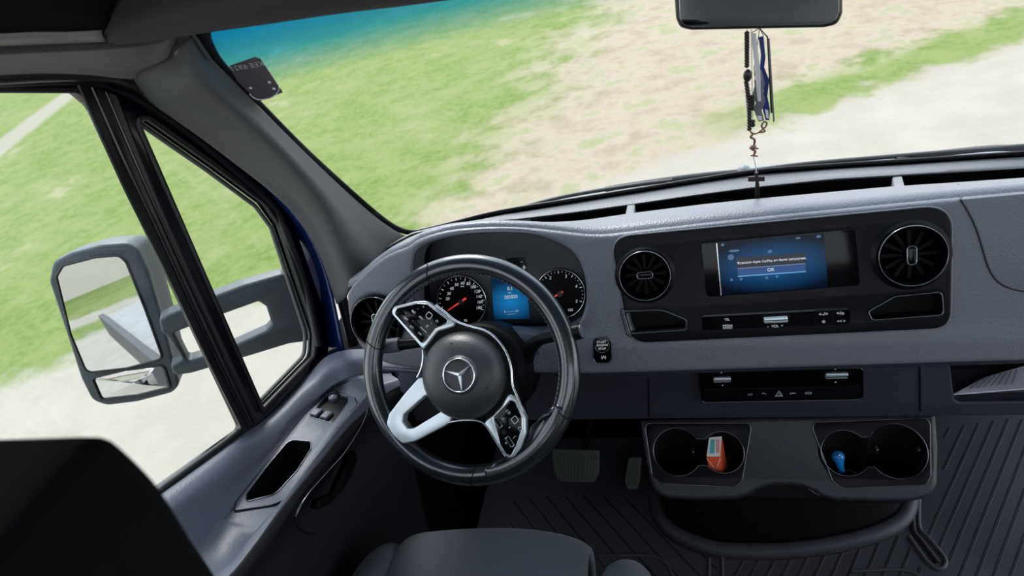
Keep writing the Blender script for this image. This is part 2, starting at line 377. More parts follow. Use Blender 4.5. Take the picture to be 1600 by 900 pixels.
# ================================================================== CAB SHELL (setting)
def struct(o, label=None):
    o['kind'] = 'structure'
    if label: o['label'] = label
    return o
struct(obj('floor', box(-.86, .92, -.86, 1.35, -.06, 0), m_carpet))
struct(obj('wall_rear', [box(-.92, .98, -.86, -.80, -.06, 1.34), box(-.92, .98, -.86, -.80, 1.94, 2.01), box(-.92, -.84, -.86, -.80, 1.34, 1.94), box(.88, .98, -.86, -.80, 1.34, 1.94)], m_rearw))
wr = thing('added_window_2', 'added rear window behind the camera that lets in fill daylight', None, (0, -.83, .95), kind='structure')  # unseen opening, added so that sky light fills the dashboard face
obj('pane', box(-.85, .89, -.835, -.83, 1.33, 1.95), m_glass, wr)
ws_ = thing('added_window_3', 'added side window behind the driver door that lets in fill daylight', None, (-.89, -.38, 1.12), kind='structure')  # unseen opening, added to give the spokes and wheel rim their highlights
obj('pane', box(-.892, -.888, -.79, .03, 1.11, 1.81), m_glass, ws_)
struct(obj('wall_front', [box(-.90, .96, 1.31, 1.35, -.06, .54), hexa([(-.90, 1.11, .66), (.96, 1.11, .66), (.96, 1.35, .50), (-.90, 1.35, .50), (-.90, 1.11, .70), (.96, 1.11, .70), (.96, 1.35, .54), (-.90, 1.35, .54)])], m_black), 'dark bulkhead at the far end of the footwells')
struct(obj('ceiling', box(-.92, .98, -.86, .70, 1.95, 2.01), m_roof))
# header above the windscreen
hd = []
for X in [i * .1 - .9 for i in range(20)]:
    yb = wsY(X * .72, 1.335) - .045
    hd.append([(X, yb + .02, 1.345), (X, yb - .01, 1.34), (X, yb - .035, 1.352), (X, yb - .05, 1.42), (X, yb - .10, 1.60), (X, yb - .16, 1.96)])
struct(obj('trim_1', loft(list(map(list, zip(*hd))), 1, 3), m_roof, solid=.01), 'dark header lining above the windscreen')
# side walls behind the doors and above them
struct(obj('trim_10', [box(-.90, -.80, .60, 1.12, -.06, .64), box(-.90, -.80, 1.12, 1.35, -.06, .54)], m_carpet), 'black carpeted kick panel beside the pedals')
struct(obj('wall_left', [box(-.92, -.865, .10, .70, -.06, .60), box(-.92, -.86, -.86, .10, -.06, 1.12), box(-.92, -.86, -.86, .10, 1.80, 1.98), box(-.92, -.86, .02, .10, 1.12, 1.80), box(-.92, -.86, -.86, -.78, 1.12, 1.80), box(-.92, -.86, .10, .72, 1.42, 1.98)], m_roof))
struct(obj('wall_right', [box(.92, .98, -.86, .10, 1.45, 1.98), box(.92, .98, .10, .72, 1.42, 1.98), box(.92, .98, -.86, -.7, -.06, 1.45)], m_roof))  # kept mostly open so that added daylight reaches the passenger side

# windscreen
zs = [.62 + i * .05 for i in range(17)]; xs = [-.76 + i * .0775 for i in range(22)]
def edge_x(z):
    q = sorted([(p.z, p.x) for p in (atWS(x, y) for x, y in [(322, 20), (320, 52), (326, 72), (345, 102), (400, 160), (480, 240), (560, 312), (600, 345), (622, 358)])])
    if z <= q[0][0]: return q[0][1]
    for a, b_ in zip(q, q[1:]):
        if a[0] <= z <= b_[0]: return a[1] + (b_[1] - a[1]) * (z - a[0]) / (b_[0] - a[0])
    return q[-1][1]
wsrows = []
for z in zs:
    xl = edge_x(z) - .008; wsrows.append([Vector((xl + (.76 - xl) * i / 20, wsY(xl + (.76 - xl) * i / 20, z), z)) for i in range(21)])
win = thing('window_1', 'wide windscreen with a blue shade band along its top', None, (0, 1.0, .82), kind='structure')
obj('pane', loft(wsrows), m_wind, win)
# black ceramic border of the glass, left side and bottom
Wl = [(322, 30), (320, 52), (326, 72), (345, 102), (400, 160), (480, 240), (560, 312), (600, 345), (622, 358), (640, 363), (656, 362), (703, 351), (781, 332), (906, 312), (1000, 297), (1100, 281), (1182, 269), (1300, 260), (1400, 254), (1600, 241), (1800, 229), (2100, 212)]
fr = [[atWS(x, y, -.004) for x, y in Wl]]
bd = []
P = smooth(fr[0], 4)
for i, p in enumerate(P):
    t = (P[min(i + 1, len(P) - 1)] - P[max(i - 1, 0)]).normalized(); nn = Vector((0, -.86, -.5)); s = t.cross(nn).normalized()
    bd.append((p - s * .006, p + s * (.035 if p.z > .92 and p.x < -.5 else .012)))
obj('glass_border', loft([[q[0] for q in bd], [q[1] for q in bd]]), m_rub, win, solid=.003)

# ---------- A-pillar trim, left
def row(pts, X): return [atX(x, y, X) for x, y in pts]
Wp = [(300, 45), (318, 72), (343, 106), (398, 164), (478, 244), (557, 317), (598, 350), (622, 364), (640, 371)]
A0 = [atWS(x, y, -.012) for x, y in Wp]
M1 = [(303, 54), (316, 86), (338, 118), (390, 172), (462, 246), (534, 322), (570, 362), (600, 386), (624, 396)]
M2 = [(292, 64), (304, 104), (328, 134), (380, 184), (440, 240), (500, 308), (535, 360), (562, 402), (586, 428)]
M3 = [(272, 88), (282, 128), (308, 156), (356, 190), (412, 238), (468, 296), (505, 352), (530, 405), (552, 448)]
S0 = [(222, 110), (250, 150), (285, 174), (330, 205), (385, 247), (440, 290), (485, 338), (517, 398), (540, 466)]
S1 = [(208, 116), (238, 156), (273, 182), (318, 214), (373, 256), (428, 300), (474, 348), (505, 406), (528, 474)]
def rowl(pts, Xs): return [atX(p[0], p[1], X) for p, X in zip(pts, Xs)]
n9 = 9
lin = lambda a, b_: [a + (b_ - a) * i / 8 for i in range(9)]
A = [A0, rowl(M1, lin(-.665, -.665)), rowl(M2, lin(-.665, -.665)), rowl(M3, lin(-.70, -.70)), rowl(S0, lin(-.765, -.765)), rowl(S1, lin(-.80, -.80))]
tr2 = obj('trim_2', loft(A, 4, 4), m_trim, solid=.004, sharp=60); struct(tr2, 'grey textured A-pillar cover beside the driver')
# right-hand pillar (mirrored about the cab centre) for other viewpoints
A_r = [[Vector((-p.x * 1.0 + .0, p.y, p.z)) for p in r] for r in A]
A_r = [[Vector((p.x + max(0, (p.x - .62)) * .9, p.y - max(0, (p.x - .62)) * .2, p.z)) for p in r] for r in A_r]
struct(obj('trim_3', loft(A_r, 4, 4), m_trim, solid=.004), 'grey A-pillar cover on the passenger side')
# joint line between pillar cover and headliner
# ---------- headliner above the driver's door
H0 = [(-90, 76), (0, 73), (80, 70), (165, 66), (230, 59), (300, 42), (325, 20)]
H1 = [(-90, 96), (0, 92), (80, 89), (165, 92), (225, 94), (270, 80), (318, 34)]
H2 = [(-90, 112), (0, 109), (70, 107), (140, 110), (196, 116), (250, 108), (308, 50)]
rows = [rowl(H0, [-.70, -.70, -.70, -.70, -.70, -.70, -.66]), rowl(H1, [-.755, -.755, -.755, -.755, -.75, -.73, -.665]), rowl(H2, [-.80, -.80, -.80, -.80, -.795, -.76, -.67])]
struct(obj('trim_4', loft(rows, 4, 5), m_head, solid=.006), 'grey felt headliner edge above the driver window')
# pale ledge and dark shelf above it
L0 = [(-90, 57), (0, 53), (60, 50), (110, 50), (160, 47)]; L1 = [(-90, 77), (0, 74), (60, 71.5), (110, 69.5), (168, 67)]
m_ledge = mat('pale grey moulding', (0.26, 0.24, 0.24), .45)
struct(obj('trim_5', loft([rowl(L0, [-.67] * 5), rowl([(a, (b_ + d) / 2) for (a, b_), (c, d) in zip(L0, L1)], [-.675] * 5), rowl(L1, [-.70] * 5)], 3, 3), m_ledge, solid=.004), 'pale grey ledge moulding under the overhead shelf')
shp = rowl([(-90, 54), (0, 54), (60, 52), (110, 51), (165, 48)], [-.672] * 5)
up = [p + Vector((.07, .03, .10)) for p in shp]; up2 = [p + Vector((.10, .05, .42)) for p in shp]
osh = obj('overhead_shelf', loft([shp, up, up2], 3, 4), m_black, solid=.01); tag(osh, 'black overhead storage shelf in the top left corner', 'shelf')
# sun visor
vis = thing('sun_visor', 'dark folded sun visor along the top of the windscreen', 'sun visor', (-.5, .60, 1.33))
vl = [(163, 60), (182, 67), (240, 61), (310, 51), (420, 36), (530, 20), (640, 7), (760, -9)]
vu = [(163, 50), (178, 42), (225, 28), (300, 12), (400, -8), (500, -26), (610, -44), (730, -64)]
lo_ = [atY(x, y, .625) for x, y in vl]; hi_ = [atY(x, y, .565) for x, y in vu]
md = [a.lerp(c, .5) + Vector((0, -.014, -.004)) for a, c in zip(lo_, hi_)]; md[0] = lo_[0].lerp(hi_[0], .5)
bk_ = [p + Vector((0, .03, .02)) for p in lo_]; bh = [p + Vector((0, .03, .03)) for p in hi_]; bk_[0] = lo_[0]; bh[0] = hi_[0]
obj('visor_board', loft([bk_, lo_, md, hi_, bh], 4, 4), m_roof, vis)
obj('hinge_rod', tube([(-.745, .60, 1.352), (-.70, .61, 1.352), (-.64, .62, 1.350)], .006), m_rub, vis)

# ---------- driver door
XD = -.86
PDr = Pl((XD, 0, 0), (0, 1, 0), (0, 0, 1))       # u = Y, v = Z, normal faces the cabin (+X)
d1 = thing('door_1', 'driver door with black window frame and grey armrest', None, (XD, .55, 0), kind='structure')
outer = PDr.px([(-330, 118), (0, 116), (110, 116), (170, 126), (230, 150), (330, 222), (400, 278), (446, 330), (470, 400), (498, 480), (508, 540), (500, 580), (430, 660), (385, 700), (250, 808), (60, 975), (-120, 1130)])
o_w1 = rnd(PDr.px([(-150, 142), (-20, 140), (112, 141), (140, 165), (250, 398), (377, 668), (253, 757), (60, 905), (-40, 980)]), [0, 0, .02, .02, 0, .008, 0, 0, 0])
o_w2 = rnd(PDr.px([(201, 186), (222, 184), (330, 260), (408, 318), (432, 352), (488, 520), (486, 556), (402, 642)]), [.012, .01, .02, .03, .02, .05, .03, .004])
obj('window_frame', plate(PDr, smooth(rnd(outer, .02), 1, True) and rnd(outer, .02), [o_w1, o_w2], -.012, .012, .005), m_frame, d1)
# rubber seals round the two openings
obj('window_seal', [ring(PDr, o_w1, .0055, .010), ring(PDr, o_w2, .0055, .010)], m_rub, d1)
# grey lip inside the small fixed pane
obj('quarter_trim', ring(PDr.off(-.01), rnd(PDr.px([(204, 190), (222, 188), (330, 264), (406, 321), (430, 354), (484, 520), (482, 555), (404, 636)]), [.012, .01, .02, .03, .02, .05, .03, .004]), .004), m_trim, d1)
# mullion: two ribs
m1a = [(118, 128), (190, 290), (250, 408), (320, 556), (378, 672)]; m1b = [(186, 150), (196, 178), (240, 290), (310, 448), (405, 655)]
mid = [((a[0] + c[0]) / 2, (a[1] + c[1]) / 2) for a, c in zip(m1a, m1b)]
mul = [row(m1a, -.866), row(m1a, -.848), row([(p[0] + 4, p[1] + 1) for p in m1a], -.842), row(mid, -.846), row([(p[0] - 4, p[1] - 1) for p in m1b], -.838), row(m1b, -.848), row(m1b, -.866)]
obj('mullion', loft(mul, 3, 2), m_rub, d1)
multi('mullion_channel', [tube(smooth(row([(a[0] * .62 + c[0] * .38, a[1] * .62 + c[1] * .38) for a, c in zip(m1a, m1b)], -.845), 4), .0028), tube(smooth(row([(a[0] * .3 + c[0] * .7, a[1] * .3 + c[1] * .7) for a, c in zip(m1a, m1b)], -.842), 4), .0022)], m_frame, d1)
obj('door_glass', plate(PDr, [(u, v) for u, v in PDr.px([(-200, 135), (120, 135), (385, 672), (250, 790), (-100, 1040)])], [], -.006, -.003), m_glass, d1)
obj('quarter_glass', plate(PDr, PDr.px([(196, 180), (225, 182), (415, 320), (495, 520), (490, 562), (402, 648)]), [], -.006, -.003), m_glass, d1)
# door card: rows from the window sill down
Yn = 9
B0 = [(120, 858), (255, 764), (318, 719), (372, 680), (410, 656), (452, 617), (486, 580), (512, 556), (548, 546), (600, 546)]
B1 = [(160, 880), (284, 791), (335, 756), (378, 728), (420, 698), (452, 656), (487, 625), (520, 596), (556, 582), (610, 577)]
B2 = [(170, 915), (312, 852), (352, 808), (378, 776), (428, 712), (462, 668), (495, 632), (526, 606), (562, 592), (612, 586)]
B3 = [(230, 1010), (352, 905), (398, 850), (430, 806), (474, 750), (510, 706), (545, 664), (574, 638), (596, 618), (630, 600)]
card = [rowl(B0, [-.852] * 6 + [-.845, -.82, -.775, -.73]), rowl([(a[0] * .6 + c[0] * .4, a[1] * .6 + c[1] * .4) for a, c in zip(B0, B1)], [-.828] * 6 + [-.82, -.795, -.755, -.715]),
        rowl(B1, [-.815] * 6 + [-.808, -.785, -.745, -.70]), rowl([(c[0] * .5 + a[0] * .5, c[1] * .5 + a[1] * .5) for a, c in zip(B1, B2)], [-.814] * 6 + [-.806, -.782, -.742, -.70]),
        rowl(B2, [-.808] * 6 + [-.795, -.77, -.735, -.695])]
# armrest inlay plane
a1, a2, a3 = Vector((-.79, .705, .672)), Vector((-.745, .69, .668)), Vector((-.775, .43, .728))
a1 = atX(518, 609, -.79); a2 = atX(549, 624, -.745); a3 = atX(433, 780, -.748)
PA = Pl(a3, (a2 - a3), Vector((-1, 0, .1)))   # u runs forward, v outboard
if PA.n.z < 0: PA = Pl(a3, (a2 - a3), Vector((1, 0, -.1)))
PAo = PA.off(.004)
B2i = [(170, 915), (308, 856), (345, 815), (368, 787), (428, 712), (450, 684), (490, 634), (517, 607), (562, 592), (612, 586)]
C0 = [(205, 960), (344, 893), (390, 840), (441, 787), (481, 733), (500, 706), (529, 667), (558, 630), (580, 606), (622, 592)]
onP = lambda q: PAo.w(*PAo.p(q[0], q[1], -.002), -.002)
xb = [-.808] * 6 + [-.795, -.77, -.735, -.695]; xc = [-.752, -.752, -.75, 0, 0, 0, 0, 0, -.715, -.68]
rB2 = [onP(q) if 3 <= k <= 7 else atX(q[0], q[1], xb[k]) for k, q in enumerate(B2i)]
rC0 = [onP(q) if 3 <= k <= 7 else atX(q[0], q[1], xc[k]) for k, q in enumerate(C0)]
card[-1] = rB2
rB3 = rowl(B3, [-.722] * 6 + [-.718, -.71, -.695, -.665])
rim1 = [a.lerp(c, .35) + Vector((0, 0, .006)) for a, c in zip(rC0, rB3)]
card2 = [rC0, rim1, [a.lerp(c, .75) + Vector((0, 0, .003)) for a, c in zip(rC0, rB3)], rB3]
last = rB3
def dn_(r, dx, dz): return [p + Vector((dx, 0, dz)) for p in r]
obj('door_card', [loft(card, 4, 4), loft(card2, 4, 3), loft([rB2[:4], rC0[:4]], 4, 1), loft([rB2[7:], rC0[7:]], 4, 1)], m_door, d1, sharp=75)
low = [last, dn_(last, .004, -.018), dn_(last, -.016, -.040), dn_(last, -.055, -.10), dn_(last, -.06, -.20), [Vector((-.80, p.y, .06)) for p in last], [Vector((-.82, p.y, 0.0)) for p in last]]
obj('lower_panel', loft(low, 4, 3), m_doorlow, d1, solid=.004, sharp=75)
inl = rnd(PAo.px([(500, 616), (518, 604), (552, 612), (558, 632), (527, 668), (499, 707), (442, 786), (366, 798), (368, 784), (444, 688)]), [.008, .014, .014, .014, .002, .002, .03, .004, .004, .002], 6)
pock = rnd(PAo.px([(453, 687), (486, 690), (486, 702), (464, 736), (430, 773), (385, 784), (384, 774), (414, 733)]), [.014, .012, .012, .02, .02, .012, .010, .02], 8)
swh = rnd(PAo.px([(508, 618), (523, 611), (543, 620), (544, 629), (519, 661), (484, 651)]), .005)
obj('armrest_inlay', plate(PAo, inl, [pock, [(sum(p[0] for p in swh) / len(swh) + (u - sum(p[0] for p in swh) / len(swh)) * .96, v) for u, v in swh]], -.014, .0, .0015), m_door, d1)
obj('inlay_edge', ring(PAo, inl, .0012, -.001), m_gloss, d1)
pk = obj('storage_pocket', pocket(PAo, pock, -.001, -.045, .12), m_black, d1)
obj('pocket_rim', ring(PAo, pock, .0011, .0003), m_dchrome, pk)
sw = obj('switch_panel', plate(PAo, swh, [], -.012, -.004, .001), m_panel, d1)
sb = PAo.off(-.004)
obj('switch_rim', ring(PAo, swh, .0009, .0), m_dchrome, sw)
kx, ky = sb.p(521, 624)
kn = obj('mirror_adjust_knob', lathe(sb, (kx, ky), [(0, .008), (.006, .008), (.0085, .006), (.0095, 0)], 32), m_door, sw)
obj('knob_marking', [text(sb, '+', kx, ky, .010, 0, .0083)], m_white, kn)
for q, ch in (((511, 616), '◂'), ((534, 619), '▸')): obj('selector_mark', tpx(sb, '<' if ch == '◂' else '>', q[0], q[1], .007, .5), m_white, sw)
for q in ((495, 647), (511, 651)):
    u, v = sb.p(*q); ang = math.atan2(*(Vector(sb.p(511, 651)) - Vector(sb.p(495, 647))).yx)
    b_ = obj('window_button', plate(sb, rrect((u, v), .017, .021, .004, ang), [], -.001, .007, .003), m_door, sw)
    obj('window_symbol', text(sb, '▭', u, v, .008, ang + 0, .0073) if False else ring(sb, rrect((u, v + .002), .006, .004, .001, ang), .0003, .0072), m_white, b_)
obj('sill_line', tube(smooth([p + Vector((.004, 0, .001)) for p in rowl([(250, 771), (318, 725), (372, 686), (408, 661)], [-.852] * 4)], 4), .0016), m_rub, d1)
# pull-handle recess with the release lever below the armrest
hr = [(575, 640), (566, 664), (540, 706), (512, 738), (480, 775), (462, 806), (465, 822), (476, 832), (490, 834)]
obj('recess_edge', tube(smooth(rowl(hr, [-.708, -.708, -.708, -.708, -.708, -.712, -.72, -.725, -.73]), 5), .0018), m_dchrome, d1)
hp = Pl((-.735, .55, .55), (0, 1, 0), (0.0, 0, 1))
lever = rnd(hp.px([(548, 700), (551, 722), (530, 765), (505, 790), (486, 797), (490, 780), (515, 770), (528, 740)]), .006)
hd_ = obj('door_handle', plate(hp, lever, [], -.005, .012, .005), m_recess, d1)
for q in ((536, 716), (536, 737)):
    u, v = hp.p(*q); obj('lock_button', plate(hp, rrect((u, v), .013, .016, .003), [], .0, .016, .002), m_panel, hd_)
# body flange (blue paint) and seals between door and pillar cover
F0 = [(176, 128), (226, 168), (316, 222), (396, 288), (436, 334), (462, 392), (488, 470), (502, 560)]
F1 = [(190, 124), (240, 164), (322, 216), (396, 277), (441, 326), (474, 382), (500, 455), (518, 556)]
F2 = [(205, 120), (256, 158), (330, 210), (397, 264), (450, 316), (490, 372), (516, 440), (540, 552)]
struct(obj('trim_6', loft([rowl(F0, [-.888] * 8), rowl(F1, [-.850] * 8), rowl(F2, [-.805] * 8)], 4, 3), m_blue, solid=.004, sharp=60), 'dark blue painted body pillar seen between door and pillar cover')
G = [(-90, 118), (0, 116), (70, 113), (140, 113), (196, 122), (244, 152), (300, 188), (352, 226), (404, 266), (452, 306), (488, 352), (514, 408), (534, 466), (552, 540)]
struct(obj('trim_7', tube(smooth(rowl(G, [-.812] * 14), 4), .011, res=4), m_rub), 'black rubber door seal curving along the A-pillar')
G2 = [(-90, 128), (0, 126), (90, 124), (150, 128), (212, 152), (300, 212), (380, 278), (428, 322), (450, 372), (478, 450), (498, 540)]
struct(obj('trim_8', tube(smooth(rowl(G2, [-.846] * 11), 4), .0085, res=4), m_rub), 'second black rubber seal on the door frame edge')
struct(obj('trim_9', loft([rowl([(-90, 104), (0, 104), (70, 102), (150, 106), (215, 112), (262, 140)], [-.79] * 6), rowl([(-90, 124), (0, 122), (70, 120), (150, 124), (205, 140), (255, 160)], [-.83] * 6), rowl([(-90, 128), (0, 127), (70, 126), (150, 134), (190, 152), (215, 170)], [-.88] * 6)], 3, 2), m_frame, solid=.004), 'black door aperture rim above the window')
# the passenger door is left out to let added daylight into the cab
# ================================================================== DASHBOARD
PD = tilt((0, .697, .896), 27)
dash = thing('dashboard', 'grey textured dashboard spanning the cab below the windscreen', 'dashboard', (0, .72, .55))
R0 = [(548, 447), (575, 420), (605, 398), (635, 386), (655, 373), (700, 360), (760, 355), (820, 356), (870, 361), (915, 366), (950, 366), (985, 362), (1182, 340), (1457, 313), (1600, 300), (1900, 275)]
r0 = PD.px(R0)
lipz = lambda X: (X, (.768 - .896) / math.cos(math.radians(27)))
leftl = PD.px([(662, 579), (612, 571), (585, 561), (566, 548), (552, 522), (543, 490), (541, 462)])
faceo = [tuple(p) for p in smooth(r0, 3)] + [(.92, r0[-1][1]), lipz(.92), lipz(-.27)] + [tuple(p) for p in smooth(leftl, 3)]
clus = [(645, 425), (647, 400), (655, 388), (675, 378), (719, 368), (781, 364), (828, 367), (870, 380), (896, 398), (910, 425), (915, 455), (912, 485), (898, 508), (860, 520), (760, 522), (690, 520), (652, 500), (645, 460)]
cl = [tuple(p) for p in smooth(PD.px(clus), 4, True)]
vL = PD.p(590, 502)
ventl = circle(vL, .043, 40)
pg = rnd([PD.p(953, 370), PD.p(1487, 319), PD.p(1484, 512), PD.p(985, 536)], [.028, .032, .022, .03], 8)
pgc = (sum(p[0] for p in pg) / len(pg), sum(p[1] for p in pg) / len(pg))
pgi = [(pgc[0] + (u - pgc[0]) * .975, pgc[1] + (v - pgc[1]) * .93) for u, v in pg]
obj('upper_shell', plate(PD, faceo, [cl, ventl, pgi], -.05, 0, .007, 3), m_dash, dash, sharp=50)
# top: rows from the face edge towards the glass
def byX(pts3, xs_):
    P = sorted(pts3, key=lambda p: p.x); out = []
    for X in xs_:
        if X <= P[0].x: q = P[0].copy(); q.x = X; out.append(q); continue
        if X >= P[-1].x: q = P[-1].copy(); q.x = X; out.append(q); continue
        for a, b_ in zip(P, P[1:]):
            if a.x <= X <= b_.x:
                f = (X - a.x) / max(b_.x - a.x, 1e-9); out.append(a.lerp(b_, f)); break
    return out
e0 = [PD.w(u, v, -.004) + Vector((0, 0, -.0035)) for u, v in r0]
e1 = [p + Vector((0, .014, .0065)) for p in e0]
C2 = [(562, 428, .76), (590, 401, .78), (620, 382, .79), (640, 371, .80), (665, 363, .80), (703, 353, .80), (781, 349, .80), (825, 350, .79), (870, 350, .785), (912, 347, .78), (987, 336, .775), (1100, 322, .775), (1178, 314, .775), (1300, 303, .775), (1400, 294, .775), (1497, 288, .775), (1600, 281, .775), (1900, 258, .775)]
e2 = [atY(*c) for c in C2]
e2b = [p + Vector((0, .012, -.004)) for p in e2]
C6 = [(590, 398), (622, 380), (640, 368), (656, 365), (703, 355), (781, 336), (906, 316), (1000, 301), (1100, 285), (1182, 273), (1300, 264), (1400, 258), (1600, 245), (1900, 226)]
e6 = [atWS(x, y, -.008) for x, y in C6]
C5 = [(600, 392, .86), (640, 369, .90), (703, 354, .92), (781, 346, .935), (800, 345, .94), (906, 332, .965), (984, 321, .975), (1080, 307, .975), (1178, 294, .975), (1300, 281.5, .975), (1407, 275, .975), (1600, 263, .975), (1900, 243, .975)]
e5 = [atY(*c) for c in C5]
e5f = [p + Vector((0, .006, .0035)) for p in e5]
xs_ = [-.652 + i * .02 for i in range(79)]
rows = [byX(e0, xs_), byX(e1, xs_), byX(e2, xs_), byX(e2b, xs_)]
r5 = byX(e5, xs_); r5f = byX(e5f, xs_); r6 = byX(e6, xs_)
# tray between crest and ledge on the right of the instrument hood
t3 = []; t4 = []
for a, c in zip(rows[3], r5):
    w = min(1, max(0, (a.x + .42) / .08)); flat3 = a.lerp(c, .33); flat4 = a.lerp(c, .8)
    t3.append(flat3.lerp(Vector((a.x, a.y + .012, a.z - .085)), w)); t4.append(flat4.lerp(Vector((c.x, c.y + .004, c.z - .075)), w))
rows += [t3, t4, r5, r5f, r6]
obj('top_cover', loft([rows[0], rows[1], rows[2], rows[3]], 1, 4), m_dash, dash, solid=-.0 or 0, sharp=60)
obj('storage_tray', loft([rows[3], t3, t4, r5], 1, 1), m_recess, dash, sharp=30)
obj('rear_ledge', loft([r5, r5f, r6], 1, 2), m_ledgep, dash, sharp=50)
for q in ((982, 338, 320), (1408, 296, 276)):
    a = atY(q[0], q[1], .80); c = atY(q[0] + (4 if q[0] < 1000 else -6), q[2], .975); s = Vector((.007, 0, 0))
    obj('tray_divider', hexa([a - s - Vector((0, 0, .06)), a + s - Vector((0, 0, .06)), c + s - Vector((0, 0, .06)), c - s - Vector((0, 0, .06)), a - s - Vector((0, 0, .004)), a + s - Vector((0, 0, .004)), c + s, c - s]), m_dash, dash, bevel=.002)
for q in ((928, 344, 22), (1475, 290, 26)):
    c = atY(q[0], q[1], .80); obj('tray_cup', tube([c + Vector((.028 * math.cos(a * PI / 12), .028 * math.sin(a * PI / 12), -.020)) for a in range(24)], .002, True), m_dash, dash)
# underside of the lip
Lb = [PD.w(u, v, 0) for u, v in [lipz(-.30), lipz(.92)]]
zl = .768; yl = Lb[0].y
obj('lip_underside', hexa([(-.27, yl + .006, zl - .012), (.92, yl + .006, zl - .012), (.92, .80, zl - .02), (-.27, .80, zl - .02), (-.27, yl + .002, zl + .006), (.92, yl + .002, zl + .006), (.92, .80, zl + .02), (-.27, .80, zl + .02)]), m_dashlow, dash, bevel=.005)
# passenger airbag cover: a slightly raised panel with a shadow gap
abo = smooth(PD.px([(1500, 311), (1512, 330), (1524, 355), (1534, 385), (1543, 415), (1556, 437), (1578, 450), (1610, 455), (1700, 450)]), 4)
abo = [tuple(p) for p in abo] + [(.90, PD.p(1700, 450)[1]), (.90, r0[-1][1] - .006)] + [PD.p(1700, 293)]
obj('airbag_cover', plate(PD, abo, [], -.004, .0022, .0016), m_dash, dash)
obj('cover_gap', tube([PD.w(u, v, .0006) for u, v in abo[:33]], .0011), m_rub, dash)
g2 = [atY(1497, 289, .778), atY(1499, 300, .745), PD.w(*PD.p(1503, 316), .001)]
obj('cover_gap', tube(smooth([p + Vector((0, 0, .001)) for p in g2], 5), .0011), m_rub, dash)
# left round vent, right and centre vents
def vent(pl, c, r, parent, knob_ang=0, bright=1):
    v = obj('air_vent', lathe(pl, c, [(r * 1.06, -.002), (r * 1.05, .006), (r * .99, .0105), (r * .93, .0075), (r * .90, -.004)], 64), m_gloss, parent)
    obj('vent_throat', lathe(pl, c, [(r * .90, -.004), (r * .89, -.03), (0.0001, -.034)], 48), m_black, v)
    obj('chrome_ring', lathe(pl, c, [(r * (1.0 + .016 * math.cos(a)), .0102 + r * .02 * math.sin(a)) for a in [k * PI / 5 for k in range(10)]], 72, True), m_dchrome, v)
    fins = []
    for k in range(12):
        a = 2 * PI * k / 12 + knob_ang; ca, sa = math.cos(a), math.sin(a); w = .0016
        p = [(r * .22, -w), (r * .82, -w * 1.6), (r * .82, w * 1.6), (r * .22, w)]
        q = [(c[0] + x * ca - y * sa, c[1] + x * sa + y * ca) for x, y in p]
        fins.append(hexa([pl.w(u, v_, -.016) for u, v_ in q] + [pl.w(u, v_, -.002 - (0 if i in (0, 3) else .003)) for i, (u, v_) in enumerate(q)]))
    obj('vane', fins, m_black, v)
    kk = obj('knob', plate(pl, rrect(c, r * .62, r * .27, r * .13, knob_ang), [], -.016, .006, .003), m_gloss, v)
    obj('knob_rim', ring(pl, rrect(c, r * .62, r * .27, r * .13, knob_ang), .0009, .0055), m_chrome if bright else m_dchrome, kk)
    return v
vent(PD, vL, .042, dash, PI / 2)
# ---------- lower fascia
PF = tilt((0, .725, .56), 3)
yf = lambda z: z - .56
fo = [(-.66, yf(.765)), (.92, yf(.765)), (.92, yf(.555)), (-.66, yf(.555))]
trR = rnd(PF.px([(1484, 560), (1690, 548), (1690, 640), (1600, 634), (1500, 631), (1485, 618)]), [.004, .004, .01, .0, .01, .012])
trR = [(u, min(v, yf(.758))) for u, v in trR]
trR = rnd([PF.p(1484, 563), (.46, PF.p(1484, 563)[1]), (.46, PF.p(1600, 628)[1] + .0), PF.p(1492, 630)], [.003, .01, .01, .014])
cpo = rnd(PF.px([(1090, 575), (1347, 571), (1347, 620), (1097, 625)]), [.006, .008, .010, .008])
obj('lower_shell', plate(PF, fo, [trR], -.012, 0, .003), m_dashlow, dash)
obj('open_shelf', pocket(PF, trR, -.004, -.20, .0), m_dashlow, dash)
for x0, x1 in (((1013, 590), (1014, 650)), ((1437, 571), (1438, 642))):
    a = PF.w(*PF.p(*x0), .0004); c = PF.w(*PF.p(*x1), .0004); obj('panel_gap', tube([a, c], .0012), m_black, dash)
lid = rnd(PF.px([(623, 578), (668, 578), (664, 614), (627, 612)]), .008)
obj('fuse_lid', plate(PF, lid, [], -.002, .004, .002), m_door, dash)
# knee bolster surface left of the column, sloping like the shell above it
kb = [atY(x, y, Y) for x, y, Y in ((600, 569, .70), (640, 577, .70), (665, 578, .70))]
obj('knee_bolster', loft([[Vector((-.66, .66, .775)), Vector((-.5, .645, .77)), Vector((-.27, .645, .77))], [Vector((-.665, .675, .755)), Vector((-.5, .66, .75)), Vector((-.27, .66, .75))], [Vector((-.66, .722, .745)), Vector((-.5, .722, .735)), Vector((-.27, .722, .735))]], 4, 3), m_door, dash, solid=.004)
# black underbody behind the console and above the pedals
obj('underbody', [box(-.66, .80, .80, 1.12, .50, .75), box(-.22, .24, .90, 1.10, .02, .56)], m_black, dash, bevel=.01)
